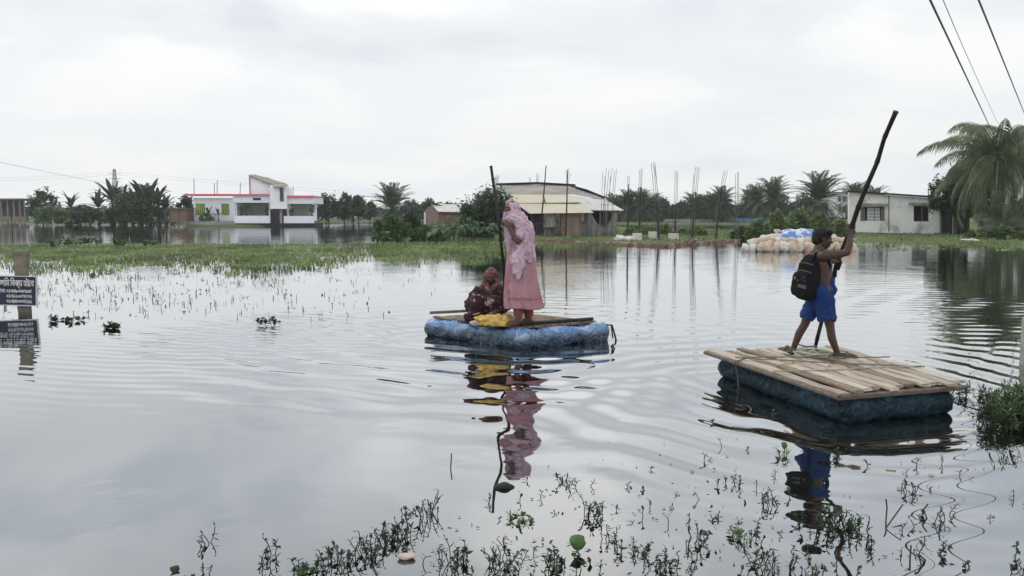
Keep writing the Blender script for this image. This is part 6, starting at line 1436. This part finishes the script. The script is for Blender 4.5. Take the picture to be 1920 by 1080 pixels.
for hx, kx, ky, ax_, ay2, hd, kd, ad, fdir in ((1531, 1509, 608, 1485, 660, .04, .10, .16, Vector((-.15, .40, 0))), (1545, 1557, 616, 1572, 668, -.05, -.07, -.09, Vector((.9, -.35, 0)))):
    hp = K(hx, 545, hd); kn = K(kx, ky, kd); an = K(ax_, ay2, ad); mid = kn.lerp(an, .32) + Vector((-.012, 0, 0)); b.chain([hp, hp.lerp(kn, .5), kn, mid, an], [.082, .060, .040, .039, .024])
    fdir.normalize(); heel = Vector((an.x, an.y, .315)) - fdir * .025; toe = Vector((an.x, an.y, .308)) + fdir * .135; b.cap(heel, .030, toe, .021); b.cap(an, .030, heel, .03); b.cap(an, .030, heel.lerp(toe, .55), .026)
    lt = Vector((-fdir.y, fdir.x, 0))
    for k in range(5): p = toe + lt * (k - 2) * .0125 + fdir * .005; b.cap(p, .010, p + fdir * (.028 - .004 * abs(k - 1)), .008, 8)
    s_ = MB(); c1 = heel - fdir * .015; c2 = toe + fdir * .035
    s_.tube([c1 - Vector((0, 0, .034)), c1 + (c2 - c1) * .5 - Vector((0, 0, .032)), c2 - Vector((0, 0, .032))], [.036, .034, .040], 12); V = s_.v; s_.v = [(v[0], v[1], .302 + (v[2] - .280) * .25) for v in V]
    q_ = heel.lerp(toe, .62); s_.tube([q_ - lt * .040 - Vector((0, 0, .015)), q_ - lt * .030 + Vector((0, 0, .018)), q_ + Vector((0, 0, .030)), q_ + lt * .030 + Vector((0, 0, .018)), q_ + lt * .040 - Vector((0, 0, .015))], [.012, .014, .016, .014, .012], 8)
    s_.build('sandal', mat('green_rubber', (.15, .17, .12), (.11, .12, .09), scale=9, rough=.6), broot, smooth=True)
finish(remesh(b, .006, 2), broot, 'body', MT['skin_dark']); face_parts(P, rot, .198, broot, None, MT['dark'])
b = MB(); PB(0, -.13, .17, (.35, .40, .37)); PB(0, -.24, -.02, (.32, .28, .30)); b.cap(P(-.18, .17, .36), .035, P(.18, .17, .36), .035)
hairm = mat('black_hair', (.012, .010, .010), (.022, .019, .018), scale=40, rough=.6, bump=.8, bscale=120)
finish(remesh(b, .006, 2), broot, 'hair', hairm, lambda p: .004 * nz(p, 60, 1) + .002 * nz(p, 130, 1))
b = MB(); b.chain([K(1543, 533), K(1541, 548)], [.104, .110]); b.cap(K(1539, 545, -.06), .085, K(1540, 545, .07), .085)
b.chain([K(1536, 552, .04), K(1523, 575, .07), K(1515, 592, .09)], [.098, .080, .074]); b.chain([K(1543, 552, -.05), K(1548, 575, -.06), K(1550, 594, -.065)], [.10, .084, .085])
b.cap(K(1550, 534, -.03), .062, K(1552, 545, .02), .075)
me = remesh(b, .007, 2); a = mverts(me); zc = K(1530, 599).z; a[:, 2] = np.maximum(a[:, 2], zc + .02 * np.sin(a[:, 0] * 30)); setv(me, a)
shm = mat('royal_blue_cotton', (.011, .042, .165), (.008, .030, .12), scale=4, rough=.8, bump=.3, bscale=60)
finish(me, broot, 'shorts', shm, lambda p: (.011 * ridge(p[0] * 34 + p[1] * 25 + p[2] * 12 + 3 * nz(p, 6, 2)) + .006 * ridge(p[2] * 30 - p[0] * 22 + 2 * nz(p, 9, 5)) + .006 * nz(p, 10, 1)))
# backpack: rests on his back, so it is a thing of its own
bp_c = K(1515, 524, -.02); bag_ = thing('backpack', (bp_c.x, bp_c.y, bp_c.z), 'black school backpack with a small grey patch on the back of the boy', 'backpack')
def srect(c, s, p, rotm, nu=28, nv=18):
    b = MB(); b.ball((0, 0, 0), (1, 1, 1), nu, nv); V = []
    for v in b.v:
        q = Vector([math.copysign(abs(x) ** p, x) for x in v]); q = Vector((q.x * s[0], q.y * s[1], q.z * s[2])); V.append(Vector(c) + rotm @ q)
    b.v = V; return b
ry = Matrix.Rotation(R(-7), 3, 'Y').inverted() @ Matrix.Rotation(R(28), 3, 'Z')
b = srect(bp_c, (.068, .118, .200), .55, ry); b2 = srect(bp_c + ry @ Vector((-.085, 0, -.05)), (.032, .105, .120), .5, ry); b.add(b2.v, b2.f); b2 = srect(bp_c + ry @ Vector((.02, 0, .14)), (.06, .10, .10), .6, ry); b.add(b2.v, b2.f)
bkm = mat('black_nylon', (.009, .009, .012), (.014, .014, .019), scale=8, rough=.8, spec=.12, bump=.5, bscale=30)
me = remesh(b, .008, 3); finish(me, bag_, 'bag_body', bkm, lambda p: .006 * nz(p, 9, 1) + .003 * nz(p, 25, 3))
def on_bag(y, z, off=-.123): return bp_c + ry @ Vector((off, y, z))
gp_ = mat('grey_patch', (.10, .095, .10), (.07, .065, .07), scale=40)
b = MB(); b.slab([tuple(on_bag(y, z, -.131)) for y, z in ((-.095, -.055), (-.005, -.050), (-.005, -.078), (-.095, -.088))], tuple(ry @ Vector((.012, 0, 0)))); b.build('name_patch', gp_, bag_)
b = MB()
Q_ = [on_bag(-.06 + .022 * math.cos(a), -.0 + .026 * math.sin(a), -.130) for a in np.linspace(-.5, 4.6, 12)]; b.tube(Q_, .0025, 6); b.build('emblem', gp_, bag_)
for y, z, m_ in ((.05, .0, MT['eye_white']), (.012, -.018, gp_), (.072, .0, gp_)):
    b = MB(); b.tube([on_bag(y, z + .012, -.122 if y < .06 else -.108), on_bag(y, z - .012, -.122 if y < .06 else -.108)], .0055, 6); b.build('zip_pull', m_, bag_)
for zc_, w_ in ((.062, .10), (.135, .085)):
    b = MB(); b.tube([on_bag(w_ * math.sin(a), zc_ + .018 * math.cos(a), -.10 + .03 * (1 - math.cos(a)) + (.02 if zc_ > .1 else .0)) for a in np.linspace(-1.4, 1.4, 12)], .004, 6); b.build('zip', MT['rebar'], bag_)
for s_ in (-1, 1):
    b = MB(); d_ = .10 * s_; b.tube([K(1522, 492, d_ * .8), K(1530, 475, d_ * .85), K(1541, 471, d_), K(1552, 480, d_ * 1.15), K(1556, 500, d_ * .95), K(1549, 522, d_ * .95), K(1534, 540, d_)], [.014] * 7, 6); b.build('shoulder_strap', bkm, bag_, smooth=True)
b = MB(); b.tube([K(1513, 483), K(1516, 477), K(1523, 478), K(1525, 483)], .008, 6); b.build('carry_loop', mat('maroon_loop', (.12, .02, .02)), bag_)
pole('bamboo_pole', [aY(1528, 655, BD + 1.05), K(1531, 640, .80), K(1549, 570, .40), K(1570, 491, .07), K(1598, 423, -.17), K(1608, 392, -.26), K(1624, 351, -.39), K(1645, 304, -.54), K(1658, 259, -.68), K(1680, 209, -.82)], [.018, .019, .021, .021, .022, .022, .021, .019, .018, .020], MT['bamboo_dark'], 'thick crooked dark bamboo pole pushed by the boy', 9, 5)
b = MB(); b.tube([K(1573, 484, .04), K(1566, 500, .06), K(1572, 505, .03), K(1577, 492, .0), K(1573, 484, .04)], .014, 7); b.tube([K(1568, 505, .03), K(1567, 520, .02)], .009, 6); tag(b.build('cloth_tie', MT['dark'], smooth=True), 'dark strip of cloth tied round the boy\'s pole below his lower hand', 'cloth')

# ------------------------------------------------------------------ the damp air
b = MB(); b.box((0, 345, 30), (1400, 720, 63.5)); hz = bpy.data.materials.new('haze'); hz.use_nodes = True; t = hz.node_tree; t.nodes.clear()
pv = N(t, 'ShaderNodeVolumePrincipled'); pv.inputs['Color'].default_value = (.95, .98, 1, 1); pv.inputs['Density'].default_value = .00035; pv.inputs['Anisotropy'].default_value = .2
mo_ = N(t, 'ShaderNodeOutputMaterial'); L(t, pv.outputs[0], mo_.inputs['Volume']); o = b.build('haze', hz); o['kind'] = 'stuff'; o['label'] = 'pale damp haze over the flooded fields'
